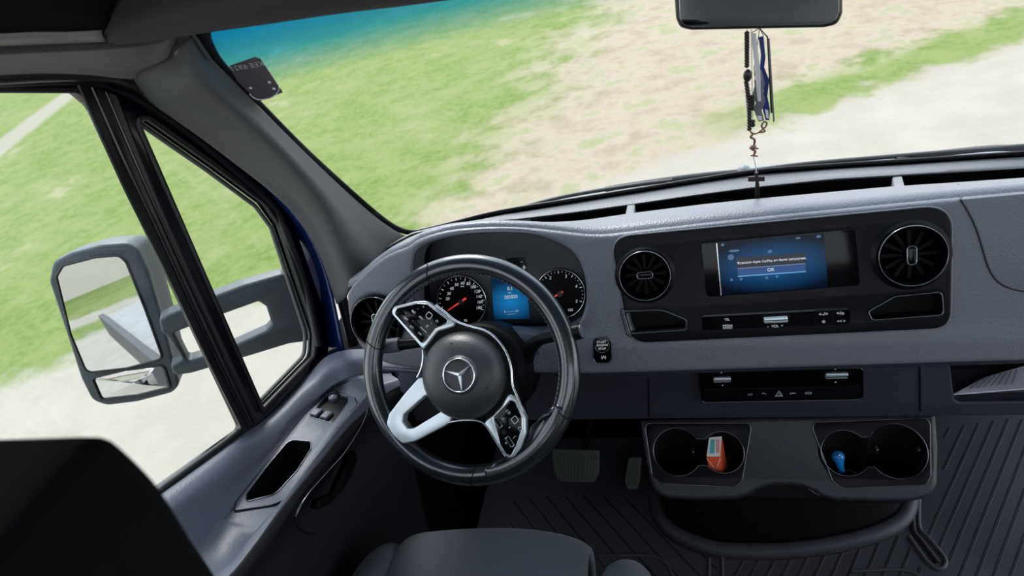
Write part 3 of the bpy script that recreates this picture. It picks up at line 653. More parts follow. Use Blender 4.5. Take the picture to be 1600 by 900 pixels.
# start button
ss = rnd(PD.px([(928, 528), (948, 525), (955, 532), (956, 562), (949, 567), (932, 567), (927, 560)]), .006)
so = obj('start_button', plate(PD, ss, [], -.003, .003, .0015), m_gloss, dash)
obj('button_rim', ring(PD, ss, .0009, .0028), m_dchrome, so)
u, v = PD.p(941, 539); obj('button_ring', ring(PD, circle((u, v), .0105, 32), .0006, .0035), m_dchrome, so)
multi('button_text', [tpx(PD, 'START', 940, 534.5, .0047, 0, .0034), tpx(PD, 'ENGINE', 941, 539.5, .0047, 0, .0034), tpx(PD, 'STOP', 941, 545, .0047, 0, .0034), tpx(PD, '(A)', 943, 558, .006, 0, .0034)], m_whitelit, so)

# ================================================================== INSTRUMENT CLUSTER
PK = PD.off(-.085)
ic = thing('instrument_cluster', 'instrument cluster with two round gauges behind the steering wheel', 'instrument cluster', tuple(PK.w(*PK.p(798, 500))))
pcen = (sum(p[0] for p in cl) / len(cl), sum(p[1] for p in cl) / len(cl))
nC_ = len(cl)
wl = []
for h, s in ((-.004, 1.0), (-.03, 1.01), (-.085, 1.06)): wl.append([PD.w(pcen[0] + (u - pcen[0]) * s, pcen[1] + (v - pcen[1]) * s, h) for u, v in cl])
obj('hood_lining', loft(wl, 1, 1, closed=True), m_recess, ic)
m_clus = mat('cluster face', (0.045, 0.048, 0.06), .5)
big = [(pcen[0] + (u - pcen[0]) * 1.1, pcen[1] + (v - pcen[1]) * 1.1) for u, v in cl]
obj('cluster_face', plate(PK, big, [], -.004, 0), m_clus, ic)
def gauge(name, cp, rp, nums, ticks, needle, lab):
    c = PK.p(*cp); r = (Vector(PK.p(cp[0] + rp, cp[1])) - Vector(c)).length
    g_ = obj(name, lathe(PK, c, [(0.0001, .004), (r * .97, .004), (r * .99, .006), (r, .0)], 64), m_recess, ic); g_['label'] = lab
    obj('bezel', ring(PK, circle(c, r, 64), .0011, .0055), m_chrome, g_)
    multi('numeral', [tpx(PK, s, x, y, .0072, 0, .0046, shear=.2) for s, x, y in nums], m_whitelit, g_)
    tk = []
    for a, big_ in ticks:
        a = math.radians(a); d = Vector((math.cos(a), math.sin(a))); r1, r2 = r * .93, r * (.82 if big_ else .87); w = .0005 if big_ else .0003; n = Vector((-d.y, d.x))
        q = [Vector(c) + d * r2 - n * w, Vector(c) + d * r1 - n * w, Vector(c) + d * r1 + n * w, Vector(c) + d * r2 + n * w]
        tk.append(([PK.w(p.x, p.y, .0046) for p in q], [(0, 1, 2, 3)]))
    obj('ticks', tk, m_whitelit, g_)
    a, b_ = Vector(PK.p(*needle[0], .008)), Vector(PK.p(*needle[1], .008)); d = (b_ - a).normalized(); n = Vector((-d.y, d.x))
    q = [a - n * .0018, b_ - n * .0007, b_ + n * .0007, a + n * .0018]
    nn = obj('needle', hexa([PK.w(p.x, p.y, .007) for p in q] + [PK.w(p.x, p.y, .009) for p in q]), m_red, g_)
    obj('needle_cap', lathe(PK, c, [(.0001, .010), (.004, .010), (.0055, .006)], 24), m_clus, nn)
    return g_
gauge('speedometer', (722.5, 470), 38.5, [('20', 699, 467), ('30', 701, 459), ('40', 705.6, 451), ('50', 713, 445), ('60', 722.5, 442.5), ('80', 731.5, 443.5), ('100', 739, 448.5), ('120', 745, 455.6), ('140', 748, 463.5), ('160', 749.7, 472), ('180', 748, 481)],
      [(-25 + i * 12.1, i % 2 == 0) for i in range(20)], ((728, 466), (700, 485)), 'speedometer dial numbered to 180')
gauge('rev_counter', (876.5, 458), 38.5, [('2', 859.5, 434.5), ('3', 884, 432), ('4', 900, 447.5), ('5', 900.6, 471)], [(-25 + i * 9.5, i % 4 == 0) for i in range(22)], ((879, 456), (862, 466)), 'rev counter dial numbered 2 to 5')
multi('gauge_print', [tpx(PK, '100', 891, 484.5, .006, 0, .0046), tpx(PK, '92', 727.5, 501, .006, 0, .0046), tpx(PK, 'km/h', 722.5, 447.5, .0032, 0, .0046)], m_whitelit, ic)
def screen_mat(name, pl, base, hot, cx, cy, sx_, sy_, st=.5):
    Mt = bpy.data.materials.new(name); Mt.use_nodes = True; T = Mt.node_tree; B = T.nodes['Principled BSDF']; B.inputs['Base Color'].default_value = (.002, .003, .006, 1); B.inputs['Roughness'].default_value = .12; B.inputs['Specular IOR Level'].default_value = .1
    t = T.nodes.new('ShaderNodeTexCoord'); mp = T.nodes.new('ShaderNodeMapping'); mp.vector_type = 'TEXTURE'
    mp.inputs['Location'].default_value = (cx, cy, 0); mp.inputs['Scale'].default_value = (sx_, sy_, 1); T.links.new(t.outputs['UV'], mp.inputs[0])
    gr_ = T.nodes.new('ShaderNodeTexGradient'); gr_.gradient_type = 'SPHERICAL'; T.links.new(mp.outputs[0], gr_.inputs[0])
    r_ = T.nodes.new('ShaderNodeValToRGB'); r_.color_ramp.elements[0].color = (*base, 1); r_.color_ramp.elements[1].color = (*hot, 1); T.links.new(gr_.outputs['Fac'], r_.inputs[0]); T.links.new(r_.outputs[0], B.inputs['Emission Color']); B.inputs['Emission Strength'].default_value = st
    return Mt
def screen(name, pl, loop, h, mt, parent):
    us = [p[0] for p in loop]; vs_ = [p[1] for p in loop]; cx, cy = sum(us) / len(us), sum(vs_) / len(vs_); w = max(us) - min(us); hh = max(vs_) - min(vs_)
    V = [pl.w(u, v, h) for u, v in loop]; o = obj(name, (V, [tuple(range(len(V)))]), mt, parent, solid=0)
    uv = o.data.uv_layers.new(name='UVMap')
    off = Vector((0, 0, 0)); q = parent
    while q is not None: off += q.location; q = q.parent
    for lp in o.data.loops:
        P_ = o.data.vertices[lp.vertex_index].co + off - pl.O; uv.data[lp.index].uv = ((P_.dot(pl.ex) - cx) / w, (P_.dot(pl.ey) - cy) / hh)
    return o
m_s1 = screen_mat('cluster screen light', PK, (.004, .03, .09), (.012, .27, .70), 0, -.12, .75, .42)
sc1 = screen('display', PK, PK.px([(767, 427), (821, 423), (828, 498), (772, 499)], .003), .003, m_s1, ic)
multi('display_text', [tpx(PK, '8.1', 797, 451, .0078, 0, .0036, bold=.0001), tpx(PK, 'km', 796.6, 457.3, .004, 0, .0036), tpx(PK, '285820', 798, 464, .0078, 0, .0036, bold=.0001), tpx(PK, 'E -------- 1/2', 799, 486.5, .005, 0, .0036), tpx(PK, '............', 799, 489.5, .006, 0, .0036)], m_whitelit, sc1)
blk = PK.px([(790, 404), (818, 402), (823, 425), (792, 427)], .002)
b2 = obj('info_strip', plate(PK, blk, [], 0, .002), m_gloss, ic)
multi('strip_text', [tpx(PK, '0', 819, 418, .008, 0, .0024, bold=.0001), tpx(PK, '--', 815, 409, .006, 0, .0024)], m_whitelit, b2)

# ================================================================== CENTRE PANEL
P1 = PD.off(.003)
cp = thing('infotainment_panel', 'wide black centre panel with small screen and two round vents', 'control panel', tuple(PD.w(*PD.p(1215, 520))))
po = PD.px([(955, 365), (1488, 317), (1486, 512), (978, 537)])
pg = rnd([PD.p(953, 370), PD.p(1487, 319), PD.p(1484, 512), PD.p(985, 536)], [.028, .032, .022, .03], 8)
tL = rnd(P1.px([(974, 486), (1030, 484), (1040, 486), (1072, 499), (1073, 515), (984, 521)]), [.004, .004, .004, .004, .004, .006])
tR = rnd(P1.px([(1356, 487), (1398, 463), (1471, 456), (1474, 492), (1362, 500)]), [.005, .004, .006, .006, .006])
v1 = P1.p(1008, 429); v2 = P1.p(1422, 398)
pan = obj('panel', plate(PD, pg, [tL, tR, circle(v1, .0375, 40), circle(v2, .0405, 40)], -.002, .004, .0025, 3), m_panel, cp)
obj('panel_edge', ring(PD, pg, .0013, .002), m_dash, cp)
P2 = PD.off(.004)
for t_, nm in ((tL, 'left'), (tR, 'right')):
    q = obj('tray', pocket(PD, t_, .003, -.022, .02), m_black, cp); obj('tray_rim', ring(P2, t_, .0009, .0), m_dchrome, q)
    cxx = sum(p[0] for p in t_) / len(t_); cyy = sum(p[1] for p in t_) / len(t_)
    obj('tray_surround', ring(P2, [(cxx + (u - cxx) * 1.10 , cyy + (v - cyy) * 1.25) for u, v in t_], .0006, -.0001), m_recess, q)
for (c, r, ka, br) in ((v1, .0345, 0, 0), (v2, .0375, PI / 2, 0)):
    obj('vent_surround', lathe(P2, c, [(r * 1.22, -.0006), (r * 1.16, .0006), (r * 1.09, .004), (r * 1.04, .005)], 64), m_panel, cp)
    vent(P2, c, r, cp, ka, br)
sq = P2.px([(1120, 379), (1287, 364), (1293, 449), (1127, 460)])
m_s2 = screen_mat('centre screen light', P2, (.0006, .004, .016), (.008, .13, .36), .02, -.02, .66, .52)
bez = rnd(P2.px([(1095, 379), (1337, 356), (1344, 446), (1104, 464)]), .006)
bz = obj('screen_bezel', plate(P2, bez, [], -.001, .0008, .0004), m_gloss, cp)
scn = screen('screen', P2, sq, .0012, m_s2, cp)
P3 = P2.off(.0013)
m_dlg = emis('dialog box', (.001, .004, .015), .6); m_dlgb = emis('dialog button', (.006, .06, .24), .6); m_line = emis('dialog line', (.12, .45, .85), .6); m_blur = emis('blurred icon glow', (.05, .14, .28), .6); m_linegr = emis('dialog thin line', (.2, .28, .4), .6)
dl = obj('dialog', plate(P3, P3.px([(1150, 402.5), (1258.5, 394.5), (1260, 424.5), (1152, 433)]), [], 0, .0003), m_dlg, scn)
obj('dialog_button', plate(P3, P3.px([(1152, 419.5), (1258, 411.5), (1259.5, 424), (1153.5, 432)]), [], .0003, .0005), m_dlgb, scn)
obj('dialog_line', [plate(P3, P3.px([(1153, 431), (1259, 423.4), (1259, 424.8), (1153, 432.6)]), [], .0005, .0007)], m_line, scn)
obj('dialog_line', [plate(P3, P3.px([(1152, 419), (1258, 411.2), (1258, 412.2), (1152, 420)]), [], .0005, .0007)], m_linegr, scn)
an = math.atan2(*(Vector(P3.p(1258, 404)) - Vector(P3.p(1152, 412))).yx)
m_wt = emis('screen text', (.8, .85, .95), .65)
obj('dialog_text', [tpx(P3, 'Функция Apple CarPlay не была запущена.', 1205, 407.3, .0043, an, .0006), tpx(P3, 'OK', 1204.5, 421.5, .0060, an, .0008)], m_wt, scn)
multi('blurred_icon', [plate(P2, circle(P2.p(x, y, .0013), r_, 16, ry), [], .0012, .00135) for x, y, r_, ry in ((1129, 382.5, .0022, .0018), (1147, 392, .007, .0016), (1142, 402, .004, .004), (1203, 393, .003, .0022), (1279, 369.5, .0028, .0018), (1247, 372, .003, .0012), (1143, 437, .002, .0018), (1158, 436, .002, .0018), (1198, 434, .002, .0018), (1214, 432, .002, .0018))], m_blur, scn)
obj('bezel_line', tube([P2.w(*P2.p(1119.5, 380), .0014), P2.w(*P2.p(1126.5, 461), .0014)], .0007), m_chrome, bz)
# key strip
strip = rnd(P2.px([(1096, 492), (1326, 480), (1329, 506), (1098, 516)]), .005)
ks = obj('key_strip', plate(P2, strip, [], -.001, .0007, .0004), m_gloss, cp)
def rocker(pl, x, y, w, hgt, parent, name='volume_rocker'):
    u, v = pl.p(x, y); r_ = obj(name, [plate(pl, rrect((u, v), w, hgt, hgt * .3), [], 0, .006, .0025)], m_silver, parent)
    obj('rocker_groove', plate(pl, rrect((u, v - .0004), w * .96, .0012, .0004), [], .0055, .0064, 0), m_recess, r_)
    obj('rocker_surround', ring(pl, rrect((u, v), w * 1.15, hgt * 1.25, hgt * .5), .0007, .0008), m_gloss, r_); return r_
rocker(P2, 1211.5, 498.5, .030, .009, ks)
multi('key_mark', [tpx(P2, '-', 1200, 510, .006, 0, .001), tpx(P2, 'VOL', 1211, 509.8, .0048, 0, .001), tpx(P2, '+', 1222, 509, .005, 0, .001), tpx(P2, 'TEL', 1136, 499.5, .0045, 0, .001), tpx(P2, 'MEDIA', 1137, 509, .0045, 0, .001), tpx(P2, 'RADIO', 1137, 512.5, .0040, 0, .001), tpx(P2, '</◻', 1286.5, 491, .006, 0, .001) if False else tpx(P2, '<-/=', 1286.5, 491, .0065, 0, .001), tpx(P2, '*', 1287, 505, .010, 0, .001), tpx(P2, '=/o', 1313, 489.5, .0065, 0, .001), tpx(P2, '<< >', 1314.5, 502, .005, 0, .001)], m_whitelit, ks)
kb2 = rnd(P2.px([(1272, 485), (1327, 481), (1329, 502), (1273, 506)]), .003); obj('key_block', ring(P2, kb2, .0005, .0009), m_recess, ks)
obj('key_block', ring(P2, rnd(P2.px([(1300, 483), (1327, 481), (1329, 502), (1301, 504)]), .003), .0004, .0009), m_recess, ks)

# ================================================================== CLIMATE PANEL
P4 = PF.off(.001)
cl_ = thing('climate_panel', 'narrow glossy black climate panel with two chrome rockers', 'control panel', tuple(PF.w(*PF.p(1218, 622))))
cb = obj('panel', plate(P4, cpo, [], -.001, .005, .001), m_gloss, cl_)
P5 = P4.off(.005)
obj('panel_edge', ring(P5, cpo, .0008, .0), m_dchrome, cb)
bs = rnd(P5.px([(1098, 607), (1343, 602), (1343, 620), (1100, 624)]), .004)
kr = obj('button_row', plate(P5, bs, [], 0, .002, .001), m_panel, cl_)
rocker(P5, 1128, 591, .027, .010, cl_, 'fan_rocker'); rocker(P5, 1306.5, 584.5, .032, .011, cl_, 'temperature_rocker')
P6 = P5.off(.002)
for i in range(9): 
    a = P6.w(*P6.p(1160 + i * 21.5, 605), .0001); c = P6.w(*P6.p(1160.5 + i * 21.5, 622), .0001); obj('button_gap', tube([a, c], .00035, res=1), m_black, kr)
tri = P6.px([(1211, 619), (1223, 618.6), (1217, 610.5)])
tri2 = P6.px([(1213.8, 617.8), (1220.4, 617.5), (1217, 613)])
obj('hazard_triangle', [ring(P6, tri, .0006, .0003), ring(P6, tri2, .0004, .0003)], m_white, kr)
multi('button_icon', [tpx(P6, 'A/C', 1172, 616.5, .0048, 0, .0003), tpx(P6, '~,', 1194, 614.5, .009, 0, .0003), tpx(P6, '⊂=', 1240, 614.5, .008, 0, .0003) if False else tpx(P6, 'c=-', 1239, 614.5, .007, 0, .0003), ring(P6, rrect(P6.p(1263, 614), .009, .0035, .0012), .0004, .0003)], m_white, kr)
multi('rocker_mark', [plate(P5, rrect(P5.p(*q), .0025, .002, .0003), [], 0, .0004) for q in ((1129, 602), (1305, 576.5), (1305.5, 597), (1127, 582))], m_white, cb)

# ================================================================== CUP HOLDER CONSOLE
PC = tilt((0, .685, .518), 52)
cc = thing('cup_holder_console', 'black console with two pairs of cup holders under the dashboard', 'console', tuple(PC.w(*PC.p(1235, 780), -.05)))
co = PC.px([(999, 655), (1463, 646), (1467, 700), (1466, 755), (1461, 768), (1448, 779), (1420, 785), (1306, 783), (1284, 776), (1268, 766), (1250, 760), (1228, 758), (1205, 759), (1188, 764), (1172, 773), (1152, 780), (1090, 782), (1042, 779), (1025, 771), (1017, 755), (1010, 725)])
cos = rnd(co, [.006, .006] + [.03] * 19, 3)
def eight(c1, r1, c2, r2, a1=34, a2=40):
    c1, c2 = Vector(c1), Vector(c2); d = (c2 - c1); b0 = math.atan2(d.y, d.x); out = []
    for k in range(33):
        a = b0 + math.radians(a1) + (2 * PI - 2 * math.radians(a1)) * k / 32; out.append((c1.x + r1 * math.cos(a), c1.y + r1 * math.sin(a)))
    for k in range(33):
        a = b0 + PI + math.radians(a2) + (2 * PI - 2 * math.radians(a2)) * k / 32; out.append((c2.x + r2 * math.cos(a), c2.y + r2 * math.sin(a)))
    return out
cL1, cL2 = PC.p(1058, 706), PC.p(1129, 706.5); cR1, cR2 = PC.p(1321, 707.5), PC.p(1401, 704.5)
eL = eight(cL1, .0405, cL2, .0345, 33, 40); eR = eight(cR1, .036, cR2, .0425, 40, 33)
obj('console_body', plate(PC, cos, [eL, eR], -.034, 0, .008, 3), m_console, cc)
cxx, cyy = PC.p(1235, 705)
low_o = [(cxx + (u - cxx) * .985, cyy + (v - cyy) * .985 - .006) for u, v in cos]
obj('seam_highlight', ring(PC.off(-.035), [(cxx + (u - cxx) * 1.0, cyy + (v - cyy) * 1.0) for u, v in cos], .0009, 0), m_dchrome, cc)  # lighter ring along the seam stands in for the highlight on the lower edge
obj('lower_shell', plate(PC, low_o, [eL, eR], -.062, -.036, .006), m_recess, cc)
inL = rnd(PC.px([(1007, 661), (1171, 661), (1173, 670), (1160, 750), (1149, 761), (1036, 755), (1019, 743)]), [.012, .010, .004, .012, .012, .02, .01])
inR = rnd(PC.px([(1266, 660), (1448, 653), (1453, 663), (1454, 742), (1446, 757), (1315, 763), (1300, 750)]), [.012, .010, .006, .012, .012, .02, .01])
for inn, e_, cs in ((inL, eL, ((cL1, .0405), (cL2, .0345))), (inR, eR, ((cR1, .036), (cR2, .0425)))):
    ip = obj('cup_insert', plate(PC, inn, [e_], -.004, .0015, .0012), m_panel, cc)
    obj('insert_edge', ring(PC, inn, .0009, .0008), m_dchrome, ip)
    obj('hole_rim', ring(PC, e_, .0009, .0012), m_dchrome, ip)
    # wells: vertical down from the opening
    V = [PC.w(u, v, 0) for u, v in e_]; n = len(V); zb = .445
    low_ = [Vector((p.x, .704 + (p.y - .704) * .85, zb + (0 if True else 0))) for p in V]
    obj('cup_well', (V + low_, [(i, (i + 1) % n, n + (i + 1) % n, n + i) for i in range(n)] + [tuple(range(n, 2 * n))]), m_black, cc)
cbp = smooth([atZ(x, y, .03) for x, y in ((1034, 770), (1038, 800), (1064, 826), (1110, 845), (1150, 850), (1225, 850), (1300, 841), (1362, 824), (1400, 806), (1414, 780))], 4)
obj('console_base', loft([cbp, [Vector((p.x * .97, p.y + .012, .12)) for p in cbp], [Vector((p.x * .93, p.y * .6 + .90 * .4, .30)) for p in cbp], [Vector((p.x * .85, p.y * .35 + .90 * .65, .47)) for p in cbp]], 1, 3), m_black, cc, solid=.004)
for q in ((1083, 706), (1372, 703), (1442 - 4, 703)):
    c = Vector(PC.w(*PC.p(*q), -.012)); obj('cup_spring', box(c.x - .002, c.x + .002, c.y - .005, c.y + .005, c.z - .006, c.z + .006), m_steel, cc, bevel=.001)

# ---------- things in the cup holders
c0 = PC.w(*PC.p(1119, 700), -.002)
# carton: built about its top face corners
Pt = Pl(c0 + Vector((0, 0, .0)), (1, -.02, -.02), (.05, .80, .35)); 
tp = Pt.px([(1108, 683.5), (1128, 682), (1125, 713.5), (1104, 713.5)])
zt = Pt.n
dn3 = Vector((.006, -.022, -.052))
V = [Pt.w(u, v) for u, v in tp]; V2 = [p + dn3 for p in V]
sb_ = thing('snack_carton', 'small orange and white carton standing in the left cup holder', 'carton', tuple(V2[3]))
obj('carton_body', (V + V2, [(3, 2, 6, 7), (2, 1, 5, 6), (1, 0, 4, 5), (0, 3, 7, 4), (4, 5, 6, 7), (0, 1, 2, 3)]), m_orange, sb_, bevel=.0008)
obj('carton_top', plate(Pt, tp, [], 0, .0006), m_carton, sb_)
obj('carton_print', [plate(Pt, Pt.px([(1110.5, 687), (1117, 686.5), (1116, 708.5), (1108.5, 709)]), [], .0006, .0009)], m_teal, sb_)
multi('carton_lettering', [plate(Pt, Pt.px([(1119 + d_, 687.5 + k * 3), (1121 + d_, 687.3 + k * 3), (1120.8 + d_, 689.3 + k * 3), (1118.8 + d_, 689.5 + k * 3)]), [], .0006, .0009) for k in range(7) for d_ in (0, 3)], m_red if False else m_orange, sb_)
a = V[3]; bb = V[2]
obj('carton_fold', [tube([a + Vector((0, -.001, -.003)), (a + bb) / 2 + dn3 * .45 + Vector((0, -.0012, 0)), bb + Vector((0, -.001, -.003))], .0006)], m_carton, sb_)
# blue device
q0 = PC.w(*PC.p(1312, 714), -.012); q1 = PC.w(*PC.p(1316, 728), -.016); q2 = PC.w(*PC.p(1322, 742), -.030)
bl = thing('charger_plug', 'bright blue rounded plastic plug in the right console cup holder', 'plug', tuple(q2))
obj('plug_body', [tube(smooth([q0, q1, q2], 6), .0085, radii=[1.0] * 3 + [.9, .8, .72, .68] + [.66] * 6), sphere(q0, .0098)], m_bluepl, bl)
obj('plug_tip', sphere(q0 + Vector((0, -.003, .009)), .0022), m_chrome, bl)
c = PC.w(*PC.p(1334, 743), -.03)
cn = obj('coin', [tube([c + Vector((.009 * math.cos(a), .006 * math.sin(a), .003 * math.sin(a))) for a in [k * PI / 12 for k in range(24)]], .0013, True)], m_steel); tag(cn, 'small silver ring beside the blue plug in the cup holder', 'ring')

# ================================================================== STEERING WHEEL
KW = .86   # wheel size against the fitted full-size wheel
PW = tilt(tuple(CAM + (Vector((-.482, .672, .75)) - CAM) * KW), 41, KW)
sw_ = thing('steering_wheel', 'black leather steering wheel with silver spokes and button pods', 'steering wheel', tuple(PW.O))
cw = (0, 0)
prof = []
for k in range(20):
    a = 2 * PI * k / 20; prof.append((.1735 + .0168 * math.cos(a), .0 + .0145 * math.sin(a)))
rim = obj('rim', lathe(PW, cw, prof, 128, True), m_leather, sw_)
for x, y in ((668, 415), (577, 537), (742, 742), (872, 641)):
    u, v = PW.p(x, y); a = math.atan2(v, u)
    pl_ = Pl(PW.w(.1735 * math.cos(a), .1735 * math.sin(a)), PW.ex * math.cos(a) + PW.ey * math.sin(a), PW.n, KW)
    sl_ = .35
    obj('rim_seam', tube([pl_.w(.0171 * math.cos(t * PI / 12), .0148 * math.sin(t * PI / 12), .004 * math.sin(t * PI / 6)) for t in range(24)], .0007, True, res=1), m_black, rim)
st = []
for k in range(96):
    if not (16 < k < 92): continue
    a = 2 * PI * (k + 22) / 128 + PI
    for j in (0, 1):
        a_ = a + j * .018
        p = PW.w(.1585 * math.cos(a_), .1585 * math.sin(a_), .0075); q = PW.w(.1565 * math.cos(a_ + .015), .1565 * math.sin(a_ + .015), .0035); st.append(tube([p, q], .0005, res=1))
obj('stitching', st, m_thread, rim)
Pw = PW.off(.006)
# dark carrier behind the pods
car = Pw.px([(624, 488), (660, 476), (716, 504), (764, 520), (798, 566), (812, 620), (823, 672), (806, 708), (756, 660), (702, 660), (664, 592), (664, 552)])
obj('spoke_carrier', plate(Pw, rnd(car, .01), [], -.030, .001, .006), m_recess, sw_)
# silver lower-left spoke
so_ = rnd(Pw.px([(657, 590), (634, 616), (611, 646), (607, 662), (616, 678), (632, 692), (652, 688), (704, 661), (715, 640), (690, 600), (668, 588)]), [.004, .006, .012, .012, .012, .012, .012, .006, .004, .004, .004])
sh_ = rnd(Pw.px([(668, 617), (634, 647), (632, 657), (641, 669), (650, 668), (694, 641), (684, 625)]), .0025)
spk = obj('spoke', plate(Pw, so_, [sh_], -.012, .008, .002, 3), m_silver, sw_); spk['label'] = 'silver V-shaped lower spoke'
obj('spoke_back', plate(Pw, [(u * 1.0, v) for u, v in so_], [sh_], -.024, -.0122, .003), m_recess, sw_)
# upper-left pod and lower-right pod
def pod(outer_px, inner_px, keys):
    o_ = rnd(Pw.px(outer_px), .009); i_ = rnd(Pw.px(inner_px), .005)
    p_ = obj('button_pod', plate(Pw, o_, [], -.010, .008, .003, 3), m_silver, sw_)
    g_ = obj('pod_face', plate(Pw, i_, [], .006, .0092, .0008), m_gloss, p_)
    obj('face_edge', ring(Pw, i_, .0006, .0088), m_chrome, p_)
    return p_, g_
pu, gu = pod([(614, 489), (618, 479), (650, 471), (668, 470), (712, 501), (712, 510), (686, 518), (671, 538), (664, 546)], [(620, 490), (624, 482), (655, 474.5), (671, 475.5), (703, 500), (702, 505), (684, 513), (670, 532), (663, 537)], 0)
plr, gl_ = pod([(757, 659), (772, 648), (786, 633), (796, 614), (808, 620), (823, 652), (824, 676), (815, 700), (803, 715), (793, 712)], [(773, 651), (786, 638), (800, 623), (808, 628), (818, 651), (818, 668), (812, 688), (802, 710), (794, 708), (784, 692)], 0)
Pg = Pw.off(.0094)
def sqr(x, y, s, a, parent, nm='touch_button'): u, v = Pg.p(x, y); return obj(nm, [ring(Pg, rrect((u, v), s, s, s * .25, a), .0005, .0003)], m_white, parent)
A_ = math.radians(-42)
sqr(670.5, 493, .0095, A_, gu); sqr(804.5, 656, .0095, A_ - .2, gl_)
multi('button_mark', [tpx(Pg, s, x, y, z_, A_, .0003) for s, x, y, z_ in (('OFF', 634, 498, .0052), ('RES', 646, 487.5, .0052), ('SET+', 658, 497, .0045), ('SET-', 643.5, 511.5, .0045), ('LIM', 656, 521.5, .0048), ('O', 682.5, 502, .0055), ('C', 667.5, 510, .006), ('^', 661, 480, .006), ('.', 635, 488, .009), ('.', 654, 481, .009), ('.', 646, 500, .008), ('.', 675, 503.5, .008), ('-', 669.5, 524, .008))], m_white, gu)
obj('scroll_roller', plate(Pg, rrect(Pg.p(651, 506), .012, .006, .001, A_), [], -.001, .002, .001), m_panel, gu)
obj('face_line', tube([Pg.w(*Pg.p(657, 511), .0003), Pg.w(*Pg.p(667, 520), .0003)], .0003, res=1), m_white, gu)
multi('button_mark', [tpx(Pg, s, x, y, z_, A_ - .15, .0003) for s, x, y, z_ in (('[ D', 794, 644, .006), ('< ', 786, 655, .007), ('x', 796.5, 667.5, .006), ('C.)', 812, 670, .006), ('(', 804, 682.5, .007), ('o', 791, 692, .006))], m_white, gl_)
for q, w, hh in (((778.5, 660), .017, .0065), ((797, 690), .017, .0065)):
    o_ = rrect(Pg.p(*q), w, hh, .0015, math.radians(-57)); r_ = obj('scroll_key', plate(Pg, o_, [], -.001, .002, .001), m_gloss, gl_); obj('key_edge', ring(Pg, o_, .0004, .0018), m_chrome, r_)
obj('scroll_roller', plate(Pg, rrect(Pg.p(788.5, 675), .009, .009, .001, math.radians(-57)), [], -.001, .0035, .001), m_panel, gl_)
# silver wedge on the lower-right pod
obj('pod_facet', plate(Pw, rnd(Pw.px([(760, 660), (771, 652), (784, 690), (790, 704)]), .002), [], .007, .0088, .0004), m_silver, plr)
# chrome lines round the carrier
def line(pts, r, h=.008): return tube(smooth([Pw.w(*Pw.p(x, y), h) for x, y in pts], 5), r * KW, res=3)
obj('chrome_strip', line([(684, 477), (700, 489), (716, 502), (738, 510), (762, 517), (780, 531), (794, 552), (801, 575), (803, 600), (811, 620), (820, 642)], .0022), m_chrome, sw_)
obj('chrome_strip', line([(664, 546), (664, 560), (661, 576), (655, 589)], .0018), m_chrome, sw_)
obj('chrome_strip', line([(700, 660), (716, 656.5), (738, 655), (752, 657), (762, 664), (776, 686), (792, 711)], .0020), m_chrome, sw_)
# gloss bridge from the lower-right pod into the rim and from upper-left pod into the rim
def bridge(pts, h0, h1): return plate(Pw, rnd(Pw.px(pts), .012), [], h0, h1, .009, 4)
def rimpt(x, y, rr, h):
    u, v = Pw.p(x, y, h); L_ = math.hypot(u, v); return PW.w(u / L_ * rr, v / L_ * rr, h)
e_a = [(868, 640), (832, 664), (825, 684), (813, 704), (800, 716), (786, 718), (760, 745)]
e_b = [(876, 636), (868, 672), (856, 698), (838, 718), (812, 737), (784, 747), (758, 751)]
ra = [Pw.w(*Pw.p(x, y, .003), .003) for x, y in e_a]; rb = [rimpt(x, y, .163, .0135) for x, y in e_b]; rc = [rimpt(x, y, .176, .0148) for x, y in e_b]
rm_ = [a.lerp(c, .5) - PW.n * .004 for a, c in zip(ra, rb)]
rd = [p - PW.n * .018 for p in ra]; re_ = [rimpt(x, y, .163, -.010) for x, y in e_b]
obj('rim_bridge', loft([rd, ra, rm_, rb, rc], 4, 5), m_leather, sw_, solid=.004)
#obj('rim_bridge', bridge([(592, 520), (612, 492), (616, 476), (655, 468), (648, 452), (690, 424), (668, 412), (610, 446), (580, 500)], -.020, .008), m_leather, sw_)
# hub with airbag cover
hc = Pw.p(729, 586)
hub = obj('airbag_cover', lathe(Pw, (hc[0] - .003, hc[1]), [(.0001, .040), (.020, .0398), (.040, .037), (.056, .031), (.066, .022), (.0715, .010), (.073, -.012)], 72), m_hub, sw_)
Ph = Pw.off(.0385)
ec = Ph.p(718, 586)
em = obj('emblem', lathe(Ph, ec, [(.0001, .0005), (.022, .0005), (.0265, .003), (.0285, .0035), (.031, .0005), (.032, -.006)], 64), m_hub, hub)
obj('emblem_ring', lathe(Ph, ec, [(.0262 + .0013 * math.cos(a), .0035 + .0013 * math.sin(a)) for a in [k * PI / 5 for k in range(10)]], 72, True), m_chrome, em)
stv = []
for (x, y) in ((693.5, 578), (741, 566), (722.5, 610)):
    p = Vector(Ph.p(x, y)); d = (p - Vector(ec)); R_ = .0258; d.normalize(); n = Vector((-d.y, d.x)); c = Vector(ec)
    b1, b2, t_ = c + n * .0038 - d * .0, c - n * .0038, c + d * R_
    V = [Ph.w(b1.x, b1.y, .001), Ph.w(b2.x, b2.y, .001), Ph.w(t_.x, t_.y, .0025), Ph.w(c.x, c.y, .0065), Ph.w(t_.x, t_.y, .0035)]
    stv.append((V, [(0, 3, 4, 2), (1, 2, 4, 3), (0, 2, 1), (0, 1, 3)]))
obj('emblem_star', stv, m_silver, em, sharp=10)
Phh = Pw.off(.0325)
